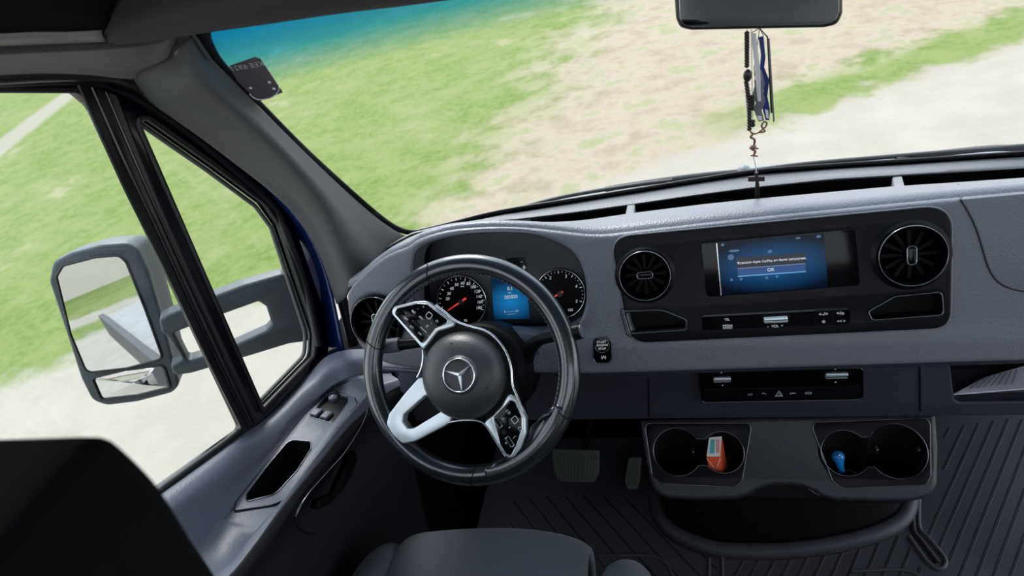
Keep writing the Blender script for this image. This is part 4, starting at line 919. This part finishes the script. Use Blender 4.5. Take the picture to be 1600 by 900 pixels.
multi('airbag_lettering', [tpx(Pw.off(.030), s, x, y, .0062, math.radians(-47), .0, ext=.0008) for s, x, y in (('A', 679.5, 607), ('I', 683, 611), ('R', 686, 614), ('B', 689.5, 617), ('A', 693, 620.5), ('G', 696.5, 623.5))], m_recess, hub)
multi('horn_mark', [tpx(Pw.off(.0368), 'Y', 705, 538, .008, -.3, .0, ext=.0003), tpx(Pw.off(.034), 'Y', 760, 606, .008, -1.2, .0, ext=.0003)], m_recess, hub)

# ---------- column shroud and stalks
sc_ = thing('steering_column', 'black steering column shroud behind the steering wheel', 'steering column', (-.48, .72, .62))
Pq = PW.off(-.02)
ctr = Vector(Pq.p(772, 575))
def el(cx, cy, a, b_, h): return [Pq.w(cx + a * math.cos(t * PI / 16), cy + b_ * math.sin(t * PI / 16), h) for t in range(32)]
obj('shroud', loft([el(.012, .0, .030, .030, .0), el(.012, 0, .074, .068, .0), el(.012, -.002, .082, .078, -.02), el(.010, -.006, .080, .085, -.07), el(.006, -.01, .075, .085, -.16)], 1, 3, closed=True), m_recess, sc_)
obj('cowl_top', loft([[PD.w(*PD.p(x, y, -.02), -.02) for x, y in ((752, 522), (775, 512), (800, 509), (830, 511), (862, 518))], [PD.w(*PD.p(x, y, .01), .01) for x, y in ((748, 527), (772, 522), (800, 520), (835, 524), (856, 532))], [PD.w(*PD.p(x, y, .012), .012) for x, y in ((748, 548), (772, 548), (800, 548), (826, 550), (842, 556))]], 4, 4), m_door, sc_, solid=.003)
def stalk(name, label, cat, pts, radii, r, knob, m2):
    s_ = thing(name, label, cat, tuple(pts[0])); b_ = obj('stalk_arm', tube(pts, r, radii=radii, res=6), m_panel, s_)
    k = obj('stalk_knob', tube(knob[0], knob[1], res=6, radii=knob[2]), m2, s_); return s_, k
q = [atY(668, 534, .62), atY(650, 536, .62), atY(628, 538, .62), atY(606, 541, .62)]
s1, k1 = stalk('indicator_stalk', 'black indicator stalk left of the steering column', 'stalk', q, [.8, .9, 1.05, 1.1], .0085, ([atY(626, 538, .62), atY(616, 539.5, .62), atY(598, 541.5, .62)], .0112, [.95, 1, .98]), m_door)
obj('stalk_print', tpx(Pl((0, .609, .79), (1, 0, 0), (0, .3, 1)), 'o  =', 612, 542, .008, 0, .0), m_white, k1)
q = smooth([atY(822, 560, .62), atY(828, 545, .62), atY(842, 532, .62), atY(862, 526, .615), atY(885, 523, .61)], 5)
s2, k2 = stalk('gear_selector_stalk', 'dark gear selector stalk right of the steering column', 'stalk', q, [1.2 - .4 * min(1, i / 12) for i in range(len(q))], .010, ([atY(884, 522, .61), atY(895, 520, .61), atY(908, 517, .61)], .0105, [.9, 1.05, 1.05]), m_panel)
obj('stalk_end', tube([atY(903, 518, .61), atY(909, 517, .61)], .0095), m_door, k2)

# ================================================================== PEDALS
Pp = Pl(atZ(900, 752, .12), (1, 0, 0), (0, .55, .83))
bp = thing('brake_pedal', 'wide ribbed rubber brake pedal in the driver footwell', 'pedal', tuple(atZ(900, 760, .05)))
bo_ = rnd(Pp.px([(862, 702), (937, 704), (936, 740), (928, 754), (876, 753), (865, 738)]), .008)
obj('pedal_pad', plate(Pp, bo_, [], -.012, 0, .003), m_pedal, bp)
ribs = []
for k in range(13):
    a = Pp.w(*Pp.p(867 + k * 5.3, 708), .001); c = Pp.w(*Pp.p(872 + k * 4.6, 749), .001); ribs.append(tube([a, c], .0016, res=1))
obj('pad_ribs', ribs, m_pedal, bp)
obj('pedal_arm', tube([Pp.w(*Pp.p(912, 706), -.01), Pp.w(*Pp.p(918, 672), -.03), Pp.w(*Pp.p(918, 640), -.04)], .009), m_recess, bp)
Pa = Pl(atZ(990, 762, .06), (1, 0, 0), (0, .7, .7))
ap = thing('accelerator_pedal', 'narrow ribbed accelerator pedal beside the console', 'pedal', tuple(atZ(990, 765, .03)))
ao = rnd(Pa.px([(982, 715), (1003, 714), (1000, 752), (996, 765), (980, 765), (976, 750)]), .006)
obj('pedal_pad', plate(Pa, ao, [], -.015, 0, .003), m_pedal, ap)
obj('pad_ribs', [tube([Pa.w(*Pa.p(985.5 + k * 4.2, 720), .001), Pa.w(*Pa.p(981 + k * 4.4, 759), .001)], .0014, res=1) for k in range(4)], m_pedal, ap)

# ================================================================== FLOOR MAT
fm = thing('floor_mat', 'black rubber floor mat with diagonal grooves across the footwells', 'floor mat', (.2, .9, .0))
ZM = .03
base = [(-.70, .30), (.90, .30), (.90, 1.30), (.34, 1.30), (.30, .90), (-.22, .90), (-.24, 1.10), (-.70, 1.10)]
PM = Pl((0, 0, ZM), (1, 0, 0), (0, 1, 0))
obj('mat_sheet', plate(PM, rnd(base, .02), [], -.024, 0, .003), m_mat, fm)
def inside(p, poly):
    c = False; n = len(poly)
    for i in range(n):
        a, b_ = poly[i], poly[i - 1]
        if (a[1] > p[1]) != (b_[1] > p[1]) and p[0] < (b_[0] - a[0]) * (p[1] - a[1]) / (b_[1] - a[1]) + a[0]: c = not c
    return c
def family(pA, pB, pS, poly_px, n0, n1):
    a = Vector(PM.p(*pA)); b_ = Vector(PM.p(*pB)); s = Vector(PM.p(*pS)) - a; d = (b_ - a).normalized(); nrm = Vector((-d.y, d.x)); st_ = s.dot(nrm)
    poly = PM.px(poly_px); out = []
    for k in range(n0, n1):
        o_ = a + nrm * st_ * k; run = []
        for t in range(-120, 121):
            p = o_ + d * (t * .012)
            if inside(p, poly): run.append(p)
            elif run:
                break
        if len(run) > 1: out.append((run[0], run[-1]))
    return out
L1_ = family((1484, 760), (1452, 831), (1508, 758), [(1475, 665), (1700, 640), (1900, 1000), (1500, 960), (1478, 892), (1478, 876), (1432, 828), (1434, 796), (1470, 760)], -8, 22)
L2_ = family((893, 787), (970, 877), (917, 780), [(800, 775), (1000, 770), (1012, 800), (1046, 845), (1120, 872), (1125, 940), (930, 940), (780, 900)], -10, 15)
L3_ = family((1262, 868), (1247, 899), (1288, 866), [(1135, 872), (1230, 870), (1310, 862), (1390, 842), (1412, 830), (1450, 905), (1440, 960), (1135, 960)], -6, 8)
gro = [tube([PM.w(p.x, p.y, 0), PM.w(q.x, q.y, 0)], .0014, res=1) for p, q in L1_ + L2_ + L3_]
obj('grooves', gro, m_matd, fm)
gro = [tube([PM.w(p.x + .004, p.y, -.0005), PM.w(q.x + .004, q.y, -.0005)], .0016, res=1) for p, q in L1_ + L2_ + L3_]
obj('groove_edges', gro, m_mat, fm)
def floorline(pts, r, sc=None, z=ZM): return tube(smooth([atZ(x, y, z) for x, y in pts], 5), r, res=4)
rimp = [(1026, 775), (1030, 806), (1056, 834), (1106, 855), (1150, 861), (1225, 861), (1300, 852), (1367, 835), (1406, 815), (1420, 792), (1424, 760)]
multi('raised_rim', [floorline(rimp, .018, z=.030)], m_mat, fm)
multi('rim_line', [floorline([(x + (x - 1225) * .02, y + 11) for x, y in rimp], .004, z=ZM), floorline([(x - (x - 1225) * .02, y - 8) for x, y in rimp], .003, z=.042)], m_matd, fm)
multi('mat_edge', [floorline([(1436, 770), (1436, 822), (1450, 840), (1476, 872), (1474, 886), (1462, 888), (1447, 876), (1420, 838)], .005)], m_mat, fm)
obj('drain_slot', [floorline([(1428, 775), (1427, 826), (1440, 846), (1466, 880)], .006)], m_matd, fm)
multi('mat_edge', [floorline([(1128, 868), (1129, 910)], .004), floorline([(1108, 872), (1107, 910)], .004), floorline([(930, 868), (1010, 868), (1040, 880), (1052, 905)], .004), floorline([(1330, 893), (1420, 892), (1450, 920)], .004)], m_mat, fm)

# ================================================================== DRIVER SEAT
ds = thing('driver_seat', 'dark grey fabric driver seat cut off by the picture bottom and left', 'seat', (-.48, .3, 0))
def superq(cx, cy, cz, a, b_, c, e1, e2, n=20):
    V = []; F = []
    f = lambda w, m_: math.copysign(abs(w) ** m_, w)
    for i in range(n + 1):
        t = -PI / 2 + PI * i / n
        for j in range(2 * n):
            p = -PI + PI * j / n; V.append(Vector((cx + a * f(math.cos(t), e1) * f(math.cos(p), e2), cy + b_ * f(math.cos(t), e1) * f(math.sin(p), e2), cz + c * f(math.sin(t), e1))))
    for i in range(n):
        for j in range(2 * n): k = (j + 1) % (2 * n); F.append((i * 2 * n + j, i * 2 * n + k, (i + 1) * 2 * n + k, (i + 1) * 2 * n + j))
    return V, F
ct = [(556, 960, .40), (600, 905, .445), (618, 858, .448), (640, 834, .452), (690, 825, .455), (780, 821, .458), (850, 826, .456), (900, 838, .452), (922, 852, .448), (918, 905, .445)]
top = [atZ(x, y, z) for x, y, z in ct[2:9]]
rowsS = []
fr_ = smooth(top, 4)
def shift(r, dy, dz, sx_=1): return [Vector((-.462 + (p.x + .462) * sx_, p.y + dy, p.z + dz)) for p in r]
lvl = lambda r, k: [Vector((p.x, p.y + (r[len(r)//2].y - p.y) * k, p.z)) for p in r]
rowsS = [shift(fr_, -.02, -.16, .93), shift(fr_, .0, -.10, .97), shift(fr_, .006, -.04, 1.0), shift(fr_, .002, -.012, 1), shift(fr_, -.012, .001, 1), shift(fr_, -.05, .006, 1.01), shift(lvl(fr_, .5), -.15, .0, 1.04), shift(lvl(fr_, .8), -.30, -.03, 1.04), shift(lvl(fr_, 1), -.46, -.05, 1.03)]
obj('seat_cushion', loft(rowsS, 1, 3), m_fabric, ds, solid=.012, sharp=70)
bL = smooth([atZ(590, 872, .43) + Vector((-.01, 0, 0)), atZ(575, 900, .43) + Vector((-.02, -.1, 0)), Vector((-.74, .1, .42))], 6)
obj('bolster', [tube(smooth([Vector((-.672, .525, .395)), Vector((-.695, .47, .415)), Vector((-.71, .36, .42)), Vector((-.715, .10, .42))], 6), .050, res=8, radii=[.55, .72, .85, .95] + [1] * 15)], m_fabric, ds)
obj('bolster', [tube(smooth([Vector((-.262, .525, .395)), Vector((-.250, .47, .412)), Vector((-.240, .36, .42)), Vector((-.235, .10, .42))], 6), .046, res=8, radii=[.55, .72, .85, .95] + [1] * 15)], m_fabric, ds)
obj('seat_base', box(-.66, -.30, .12, .42, .0, .36), m_black, ds, bevel=.02)
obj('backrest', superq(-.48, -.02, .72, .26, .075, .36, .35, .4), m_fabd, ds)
Phd = Pl((-.48, .13, 1.1), (1, 0, 0), (0, 0, 1))
ho = Phd.px([(-160, 698), (-60, 692), (0, 690), (70, 688), (140, 686), (165, 690), (190, 702), (230, 738), (262, 774), (290, 818), (315, 860), (345, 905), (370, 960)])
ho = [(p[0] + .006, p[1] + .008) for p in smooth(ho, 3)]
hmx = -.12
ho = ho + [(ho[0][0], ho[-1][1])]
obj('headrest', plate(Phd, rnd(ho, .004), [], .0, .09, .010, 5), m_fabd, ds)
obj('headrest_post', [tube([(-.52, .07, .95), (-.52, .08, 1.10)], .006), tube([(-.40, .07, .95), (-.40, .08, 1.10)], .006)], m_steel, ds)
# passenger seat: only a corner shows at the right edge
ps = thing('passenger_seat', 'grey fabric passenger seat edge at the right picture border', 'seat', (.68, .3, 0))
obj('seat_cushion', superq(.66, .30, .40, .255, .285, .075, .5, .35), m_fabric, ps)
obj('backrest', superq(.66, -.02, .75, .25, .075, .38, .35, .4), m_fabd, ps)
obj('seat_base', box(.46, .86, .10, .46, 0, .34), m_black, ps, bevel=.02)

# ================================================================== INTERIOR MIRROR + HANGING THINGS
mc = [atY(1057, 22, .80), atY(1318, 20, .79)]
Pm = Pl(atY(1187, 0, .80), mc[1] - mc[0], Vector((0, .12, 1)))
rm = thing('rearview_mirror', 'black framed rear-view mirror hanging from the windscreen', 'mirror', tuple(Pm.w(0, -.03)))
mo = rnd(Pm.px([(1050, -60), (1318, -68), (1319, 22), (1311, 40), (1290, 45), (1080, 49), (1062, 45), (1056, 30)]), [.02, .02, .01, .012, .02, .02, .012, .01], 6)
obj('mirror_housing', plate(Pm, mo, [], -.028, .0, .010, 4), m_rub, rm)
mi = rnd(Pm.px([(1060, -52), (1310, -60), (1311, 18), (1304, 34), (1286, 38), (1084, 42), (1068, 39), (1062, 28)]), [.015, .015, .01, .01, .015, .015, .01, .01], 6)
obj('mirror_glass', plate(Pm, mi, [], -.001, .0012, .0005), m_mirror, rm)
sA = Pm.w(*Pm.p(1187, -20), -.028); sB = Vector((sA.x, wsY(sA.x, sA.z + .04) - .004, sA.z + .04))
obj('mirror_stem', tube([sA, (sA + sB) / 2 + Vector((0, 0, .01)), sB], .012), m_rub, rm)
obj('sensor_cover', superq(Pm.w(*Pm.p(1050, -6)).x, .845, Pm.w(*Pm.p(1050, -6)).z + .006, .02, .02, .016, .7, .7, 10), m_rub, rm)
YR = .80
ro = thing('rosary', 'brown wooden bead rosary hanging from the rear-view mirror with a cross', 'rosary', tuple(atY(1182, 305, YR)))
beads = [(1167.0, 52 + i * 4.6) for i in range(12)] + [(1166.0 + min(i, 7) * .7, 128 + i * 4.9) for i in range(16)] + [(1176.5 + .0 * i, 190 + i * 5.5) for i in range(2)] + [(1176, 150 + i * 5) for i in range(5)]
ch = obj('cord', [tube(smooth([atY(x, y, YR) for x, y in ((1167, 46), (1167, 110), (1165, 128), (1166, 160), (1171, 200), (1176, 212))], 4), .0007, res=1), tube([atY(1174, 46, YR), atY(1176, 200, YR)], .0006, res=1), tube(smooth([atY(x, y, YR) for x, y in ((1177, 245), (1180, 256), (1182, 270))], 4), .0007, res=1)], m_paper, ro)
b0 = None
for x, y in beads:
    p = atY(x, y, YR)
    if b0 is None:
        v_, f_ = sphere((0, 0, 0), .0031, 7, (1, 1, .85)); me_b = bpy.data.meshes.new('bead'); me_b.from_pydata([tuple(q) for q in v_], [], f_); me_b.materials.append(m_wood)
        for q in me_b.polygons: q.use_smooth = True
        b0 = 1
    o = bpy.data.objects.new('bead', me_b); COL.objects.link(o); o.parent = ro; o.location = p - ro.location
big_ = obj('large_bead', sphere(atY(1168, 118, YR), .0065, 10, (.8, .7, 1.25)), m_wood, ro)
obj('chain_figure', [tube(smooth([atY(x, y, YR) for x, y in ((1172, 205), (1178, 209), (1186, 206), (1196, 198), (1198, 192), (1194, 190), (1190, 197), (1195, 205), (1184, 207))], 5), .0012), tube(smooth([atY(x, y, YR) for x, y in ((1177, 208), (1173, 214), (1179, 218), (1178, 226), (1174, 232), (1180, 236), (1177, 243))], 5), .0016), sphere(atY(1177, 229, YR), .0040, 8), tube([atY(1171, 231, YR), atY(1185, 232, YR)], .0012), tube([atY(1173, 243, YR), atY(1184, 244, YR)], .0011)], m_copper, ro)
Pcx = Pl(atY(1182, 285, YR), (1, 0, 0), (0, 0, 1))
crs = Pcx.px([(1179.5, 270), (1185, 270), (1185, 276.5), (1195, 276.5), (1195, 283.5), (1186, 283.5), (1188, 309), (1180, 309), (1180.5, 284), (1169, 284), (1169, 277), (1179.5, 276.5)])
obj('cross', plate(Pcx, crs, [], -.003, .0, .0006), m_wood, ro)
def hang(name, label, cat, pts, Y, mt, printm=None, tilt_=.0):
    p0 = atY(*pts[0], Y); Pq_ = Pl(p0, (1, tilt_, 0), (0, 0, 1)); lp = Pq_.px(pts)
    t = thing(name, label, cat, tuple(Pq_.w(*lp[len(lp) // 2])))
    o = obj('card', plate(Pq_, lp, [], -.0008, .0008, .0003), mt, t)
    top_ = min(pts, key=lambda q: q[1]); a = atY(top_[0], top_[1], Y); obj('string', tube([a, atY(1187, 44, Y)], .0005, res=1), m_rub, t)
    return t, o, Pq_
t, o, q = hang('air_freshener', 'pale narrow card strip hanging next to the rosary beads', 'air freshener', [(1173, 52), (1181, 52), (1188, 110), (1189, 158), (1184, 158), (1180, 112)], .806, m_whcard)
t, o, q = hang('air_freshener', 'grey patterned tree-edged card hanging below the pale strip', 'air freshener', [(1178, 108), (1190, 110), (1195, 130), (1192, 142), (1196, 158), (1190, 172), (1194, 188), (1185, 190), (1178, 172), (1181, 160), (1175, 150), (1179, 135)], .812, m_greycard)
multi('card_print', [plate(q, q.px(c), [], .0008, .0011) for c in ([(1179, 118), (1184, 119), (1183, 125), (1178, 124)], [(1185, 120), (1189, 121), (1188, 128), (1184, 127)], [(1182, 130), (1188, 131), (1187, 137), (1182, 136)], [(1183, 180), (1190, 181), (1191, 187), (1185, 188)])], m_whcard, o)
t, o, q = hang('air_freshener', 'dark blue notched card hanging behind the grey one', 'air freshener', [(1185, 58), (1193, 56), (1196, 90), (1194, 105), (1202, 125), (1199, 150), (1203, 170), (1202, 188), (1196, 187), (1190, 165), (1193, 140), (1187, 110), (1189, 85)], .818, m_blcard)
multi('card_print', [plate(q, q.px([(1195, 170), (1200, 172), (1201, 185), (1197, 184)]), [], .0008, .0011)], m_whcard, o)
hang('air_freshener', 'thin brownish card seen edge-on, nearer the blue card', 'air freshener', [(1198, 56), (1200, 56), (1207, 176), (1204, 177)], .80, m_wood)
hang('air_freshener', 'rightmost thin grey card seen edge-on, lowest of the hanging cards', 'air freshener', [(1200, 60), (1202.5, 60), (1210.5, 189), (1208, 191)], .81, m_greycard)

# windscreen sticker
Ps = Pl(atWS(400, 122, -.006), atWS(430, 118, -.006) - atWS(372, 126, -.006), atWS(395, 92, -.006) - atWS(408, 158, -.006))
if Ps.n.y > 0: Ps = Pl(Ps.O, -Ps.ex, Ps.ey)
stk = thing('windscreen_sticker', 'dark grey parking sticker near the top left of the windscreen', 'sticker', tuple(Ps.w(*Ps.p(405, 158))))
sp = obj('sticker_sheet', plate(Ps, rnd(Ps.px([(358, 103), (398, 89), (407, 92), (442, 144), (403, 159), (372, 128)]), .002), [], -.0004, .0004), m_sticker, stk)
obj('sticker_text', [tpx(Ps, 'KEE 6921'[::-1], 388, 103, .011, 0, .0006)] if False else [text(Ps, 'KEE 6921', 0, 0, .011, 0, .0006)], m_white, sp)
for o_ in [sp.children[0]]:   # the lettering is printed to be read from outside, so it is mirrored from the cab
    me = o_.data; offw = sp.parent.location
    u0, v0 = Ps.p(386, 104, .0006); ad = math.radians(2)
    for v in me.vertices:
        P_ = v.co + offw - Ps.O; u, w_ = -P_.dot(Ps.ex), P_.dot(Ps.ey); uu = u * math.cos(ad) - w_ * math.sin(ad); ww = u * math.sin(ad) + w_ * math.cos(ad)
        v.co = Ps.w(u0 + uu, v0 + ww, .0006) - offw
obj('sticker_ring', [tube(smooth([Ps.w(*Ps.p(x, y), .0008) for x, y in ((390, 146), (396, 152), (406, 155), (420, 153), (431, 147), (436, 138), (434, 130))], 4), .0007)], m_whcard, sp)
multi('sticker_hole', [plate(Ps, circle(Ps.p(x, y), .0022, 14), [], .0004, .0008) for x, y in ((391.5, 137), (421, 128), (428, 138))], m_white, sp)

# papers in the open shelf
for i, (x0, pts, lab) in enumerate(((0, [(1487, 623), (1530, 612), (1600, 600), (1700, 590), (1700, 636), (1600, 630), (1498, 628)], 'printed paper sheets lying in the open shelf on the right'),)):
    z0 = PF.w(*PF.p(1550, 631)).z + .003
    V = [atY(1488, 624, .735), atY(1530, 612, .765), atY(1600, 600, .79), atY(1660, 595, .79), atY(1700, 630, .735), atY(1600, 627, .735)]
    V = [Vector((p.x, p.y, z0 + .008 + .002 * k)) for k, p in enumerate(V)]
    Vt = [p + Vector((0, 0, .003)) for p in V]; n = len(V)
    pp = thing('paper_sheets', lab, 'papers', tuple(V[0]))
    o = obj('sheet', (V + Vt, [tuple(range(n))[::-1], tuple(range(n, 2 * n))] + [(k, (k + 1) % n, n + (k + 1) % n, n + k) for k in range(n)]), m_paper, pp)
    ln = []
    for k in range(7):
        a = Vt[0].lerp(Vt[5], .15 + .1 * k); c = Vt[1].lerp(Vt[2], .1 + .1 * k); ln.append(tube([a.lerp(c, .2) + Vector((0, 0, .002)), a.lerp(c, .85) + Vector((0, 0, .003))], .0005, res=1))
    obj('printed_lines', ln, m_ledgep, o)

# ================================================================== OUTSIDE: cowl, wipers, exterior mirror
ck = [atWS(x, y, .012) for x, y in [(640, 366), (703, 354), (781, 335), (906, 315), (1000, 300), (1182, 272), (1300, 263), (1400, 257), (1600, 244), (1800, 232), (2100, 215)]]
top_px = [(700, 352), (745, 340), (787, 330), (860, 312), (940, 300), (1040, 280), (1162, 262), (1290, 250), (1420, 240), (1600, 228), (1900, 208)]
tk_ = [atY(x, y, 1.14) for x, y in top_px]
cw_ = obj('windscreen_cowl', loft([ck, [a.lerp(c, .5) + Vector((0, 0, -.012)) for a, c in zip(ck, tk_)], tk_, [p + Vector((0, .05, -.06)) for p in tk_]], 3, 3), m_cowl, solid=.004); tag(cw_, 'dark grey plastic cowl outside along the windscreen base', 'cowl')
m_wip = mat('wiper rubber and steel', (.035, .038, .042), .5)
def wiper(label, arm, blade, r1=.0055, r2=.004):
    w = thing('windscreen_wiper', label, 'wiper', tuple(arm[0]), group='windscreen wipers')
    obj('wiper_arm', tube(smooth(arm, 5), r1), m_wip, w); obj('wiper_blade', tube(smooth(blade, 5), r2), m_wip, w)
    obj('pivot_cap', sphere(arm[0], .013, 8), m_cowl, w)
wiper('wiper lying across the left half of the windscreen base', [atY(1162, 268, 1.10), atY(1080, 276, 1.09), atY(980, 290, 1.07), atY(946, 296, 1.06)], [atY(796, 330, 1.04), atY(860, 312, 1.05), atY(920, 300, 1.055), atY(1000, 288, 1.06), atY(1050, 282, 1.065)])
wiper('wiper lying across the right half of the windscreen base', [atY(1700, 224, 1.10), atY(1600, 231, 1.09), atY(1545, 232, 1.08), atY(1440, 243, 1.07), atY(1400, 250, 1.06)], [atY(1166, 268, 1.05), atY(1260, 256, 1.06), atY(1400, 244, 1.065), atY(1500, 236, 1.065), atY(1600, 228, 1.07)])
nz = obj('washer_nozzle', superq(*(atY(1116, 277, 1.10)), .016, .012, .007, .5, .5, 8), m_cowl); tag(nz, 'small washer nozzle on the cowl left of the hanging cross', 'nozzle')

n_m = Vector((.62, -1.52, .22)).normalized(); exm = Vector((0, 0, 1)).cross(n_m).normalized() * 1
PX = Pl(atX(95, 400, -1.30), Vector((1.5, .82, 0)), Vector((-.08, .12, 1)))
if PX.n.y > 0: PX = Pl(PX.O, -PX.ex, PX.ey)
em_ = thing('exterior_mirror', 'large black door mirror with two panes outside the driver window', 'mirror', tuple(PX.w(*PX.p(210, 620))))
ho_ = rnd(PX.px([(78, 438), (84, 408), (112, 394), (160, 381), (200, 378), (216, 386), (232, 420), (255, 500), (276, 580), (281, 600), (270, 612), (216, 626), (168, 632), (145, 624), (128, 590), (102, 510)]), .03, 8)
obj('mirror_housing', plate(PX, ho_, [], -.02, .006, .006, 4), m_mirh, em_)
# bowl behind
cxm = (sum(p[0] for p in ho_) / len(ho_), sum(p[1] for p in ho_) / len(ho_))
bowl = [[PX.w(cxm[0] + (u - cxm[0]) * s + ox, cxm[1] + (v - cxm[1]) * s, h) for u, v in ho_] for s, h, ox in ((.99, -.012, 0), (.985, -.04, .003), (.93, -.075, .010), (.80, -.10, .012), (.5, -.115, .012), (.02, -.12, .012))]
obj('housing_shell', loft(bowl, 1, 2, closed=True), m_mirh, em_)
g1 = rnd(PX.px([(90, 430), (100, 413), (150, 400), (188, 397), (199, 408), (228, 480), (256, 558), (200, 573), (137, 580), (112, 520)]), .016, 8)
g2_ = rnd(PX.px([(145, 588), (195, 576), (257, 568), (268, 603), (215, 616), (160, 622)]), .010)
PXg = PX.off(.006)
o = obj('main_glass', plate(PXg, g1, [], -.001, .001), m_mirror, em_); 
obj('glass_rim', ring(PXg, g1, .003, .0), m_rub, em_)
# the lower pane is a wide-angle (convex) glass
n2 = 26; us = [p[0] for p in g2_]; vs2 = [p[1] for p in g2_]; cu_, cv_ = sum(us) / len(us), sum(vs2) / len(vs2)
rowsG = [[PXg.w(cu_ + (u - cu_) * s, cv_ + (v - cv_) * s, .004 - .0045 * (s ** 2)) for u, v in g2_] for s in (1.0, .75, .5, .25, .01)]
obj('wide_angle_glass', loft(rowsG, 1, 1, closed=True), m_mirror, em_)
obj('glass_rim', ring(PXg, g2_, .003, .0), m_rub, em_)
# arms
aA = atX(258, 512, -1.13); aB = atX(482, 480, -.905)
Par = Pl(aA, Vector((aB.x - aA.x, aB.y - aA.y, 0)), (0, 0, 1))
if Par.n.y > 0: Par = Pl(Par.O, -Par.ex, Par.ey)
arm_o = rnd(Par.px([(248, 500), (262, 492), (316, 470), (380, 446), (440, 429), (462, 440), (482, 500), (484, 534), (452, 538), (364, 565), (300, 584), (272, 588), (266, 572), (284, 562), (262, 528), (252, 520)]), .010)
arm_h = rnd(Par.px([(272, 521), (332, 498), (404, 472), (416, 480), (425, 508), (416, 518), (352, 547), (294, 565)]), .007)
obj('mirror_arm', plate(Par, arm_o, [arm_h], -.034, .0, .006, 4), m_mirh, em_)

# ---------- things behind the van that show in the door mirror
m_deck = mat('cobble patterned trailer deck', (0.231, 0.231, 0.231), .8, bump=1, bscale=14, kind='VORONOI', var=.3, noise=12)
m_rail = mat('dark steel rail', (.03, .03, .035), .5); m_redl = mat('red lamp lens', (.5, .01, .01), .3); m_wall = mat('pale rendered wall', (0.31, 0.29, 0.26), .9, var=.1, noise=2); m_tile = mat('roof sheet', (.25, .22, .2), .8); m_fence = mat('pale fence boards', (0.275, 0.275, 0.26), .9, var=.15, noise=6); m_leaf = mat('tree leaves', (.12, .2, .06), .9, var=.5, noise=8, bump=1, bscale=6)

fb = thing('flatbed_body', 'flatbed behind the cab with a cobble patterned deck and dark side rail', 'flatbed', (0, -2.4, .1))
obj('deck', box(-1.04, 1.04, -3.8, -1.32, .12, .20), m_deck, fb, bevel=.004)
obj('side_rail', box(-1.09, -1.045, -3.9, -1.30, .02, .215), m_rail, fb, bevel=.006)
obj('side_rail', box(1.045, 1.09, -3.9, -1.30, .02, .215), m_rail, fb, bevel=.006)
obj('tail_frame', [box(-.86, -.82, -1.9, -1.86, .20, .62), box(-.86, -.60, -1.9, -1.86, .58, .62), box(-.64, -.60, -1.9, -1.86, .20, .62)], m_rail, fb, bevel=.004)
obj('side_lamp', superq(-.84, -1.93, .48, .03, .02, .05, .5, .5, 8), m_redl, fb)
obj('chassis', box(-.5, .5, -3.7, -1.3, -.30, .12), m_black, fb)
for sx_ in (-.85, .85):
    obj('wheel', lathe(Pl((sx_, -3.0, -.29), (0, 1, 0), (0, 0, 1)), (0, 0), [(.0001, .09), (.18, .09), (.2, .11), (.33, .11), (.36, .08), (.36, -.08), (.33, -.11), (.0001, -.11)], 40), m_rub, fb)
hs = thing('house', 'pale rendered house behind the van seen only in the door mirror', 'house', (-4, -17, GZ))
obj('wall', box(-7.5, 1.5, -19, -14.5, GZ, 2.1), m_wall, hs)
obj('roof', ([Vector(p) for p in [(-7.9, -14.1, 2.1), (1.9, -14.1, 2.1), (1.9, -19.4, 2.1), (-7.9, -19.4, 2.1), (-7.9, -16.7, 3.8), (1.9, -16.7, 3.8)]], [(0, 1, 5, 4), (2, 3, 4, 5), (0, 4, 3), (1, 2, 5), (0, 3, 2, 1)]), m_tile, hs)
for x in (-6, -3.5, -1.0):
    f_ = obj('window', box(x - .6, x + .6, -14.53, -14.47, .2, 1.3), m_rail, hs); obj('window_pane', box(x - .52, x + .52, -14.46, -14.45, .28, 1.22), m_gloss, f_)
fe = thing('fence', 'pale board fence beside the verge seen only in the door mirror', 'fence', (5, -13, GZ))
obj('boards', [box(1.8 + i * .16, 1.93 + i * .16, -13.45, -13.42, GZ, .75) for i in range(40)], m_fence, fe)
obj('fence_rail', box(1.8, 8.2, -13.49, -13.46, .2, .3), m_fence, fe)
tr_ = thing('tree', 'leafy tree beside the house seen only in the door mirror', 'tree', (-10, -15, GZ))
obj('trunk', tube([Vector((-10, -15, GZ)), Vector((-10.1, -15, 1.2)), Vector((-9.9, -15.1, 2.6))], .16), m_wood, tr_)
crown = []
for i in range(26): crown.append(sphere((-10 + random.uniform(-1.6, 1.6), -15 + random.uniform(-1.4, 1.4), 3 + random.uniform(-1.2, 1.5)), random.uniform(.4, .9), 6))
obj('crown', crown, m_leaf, tr_)
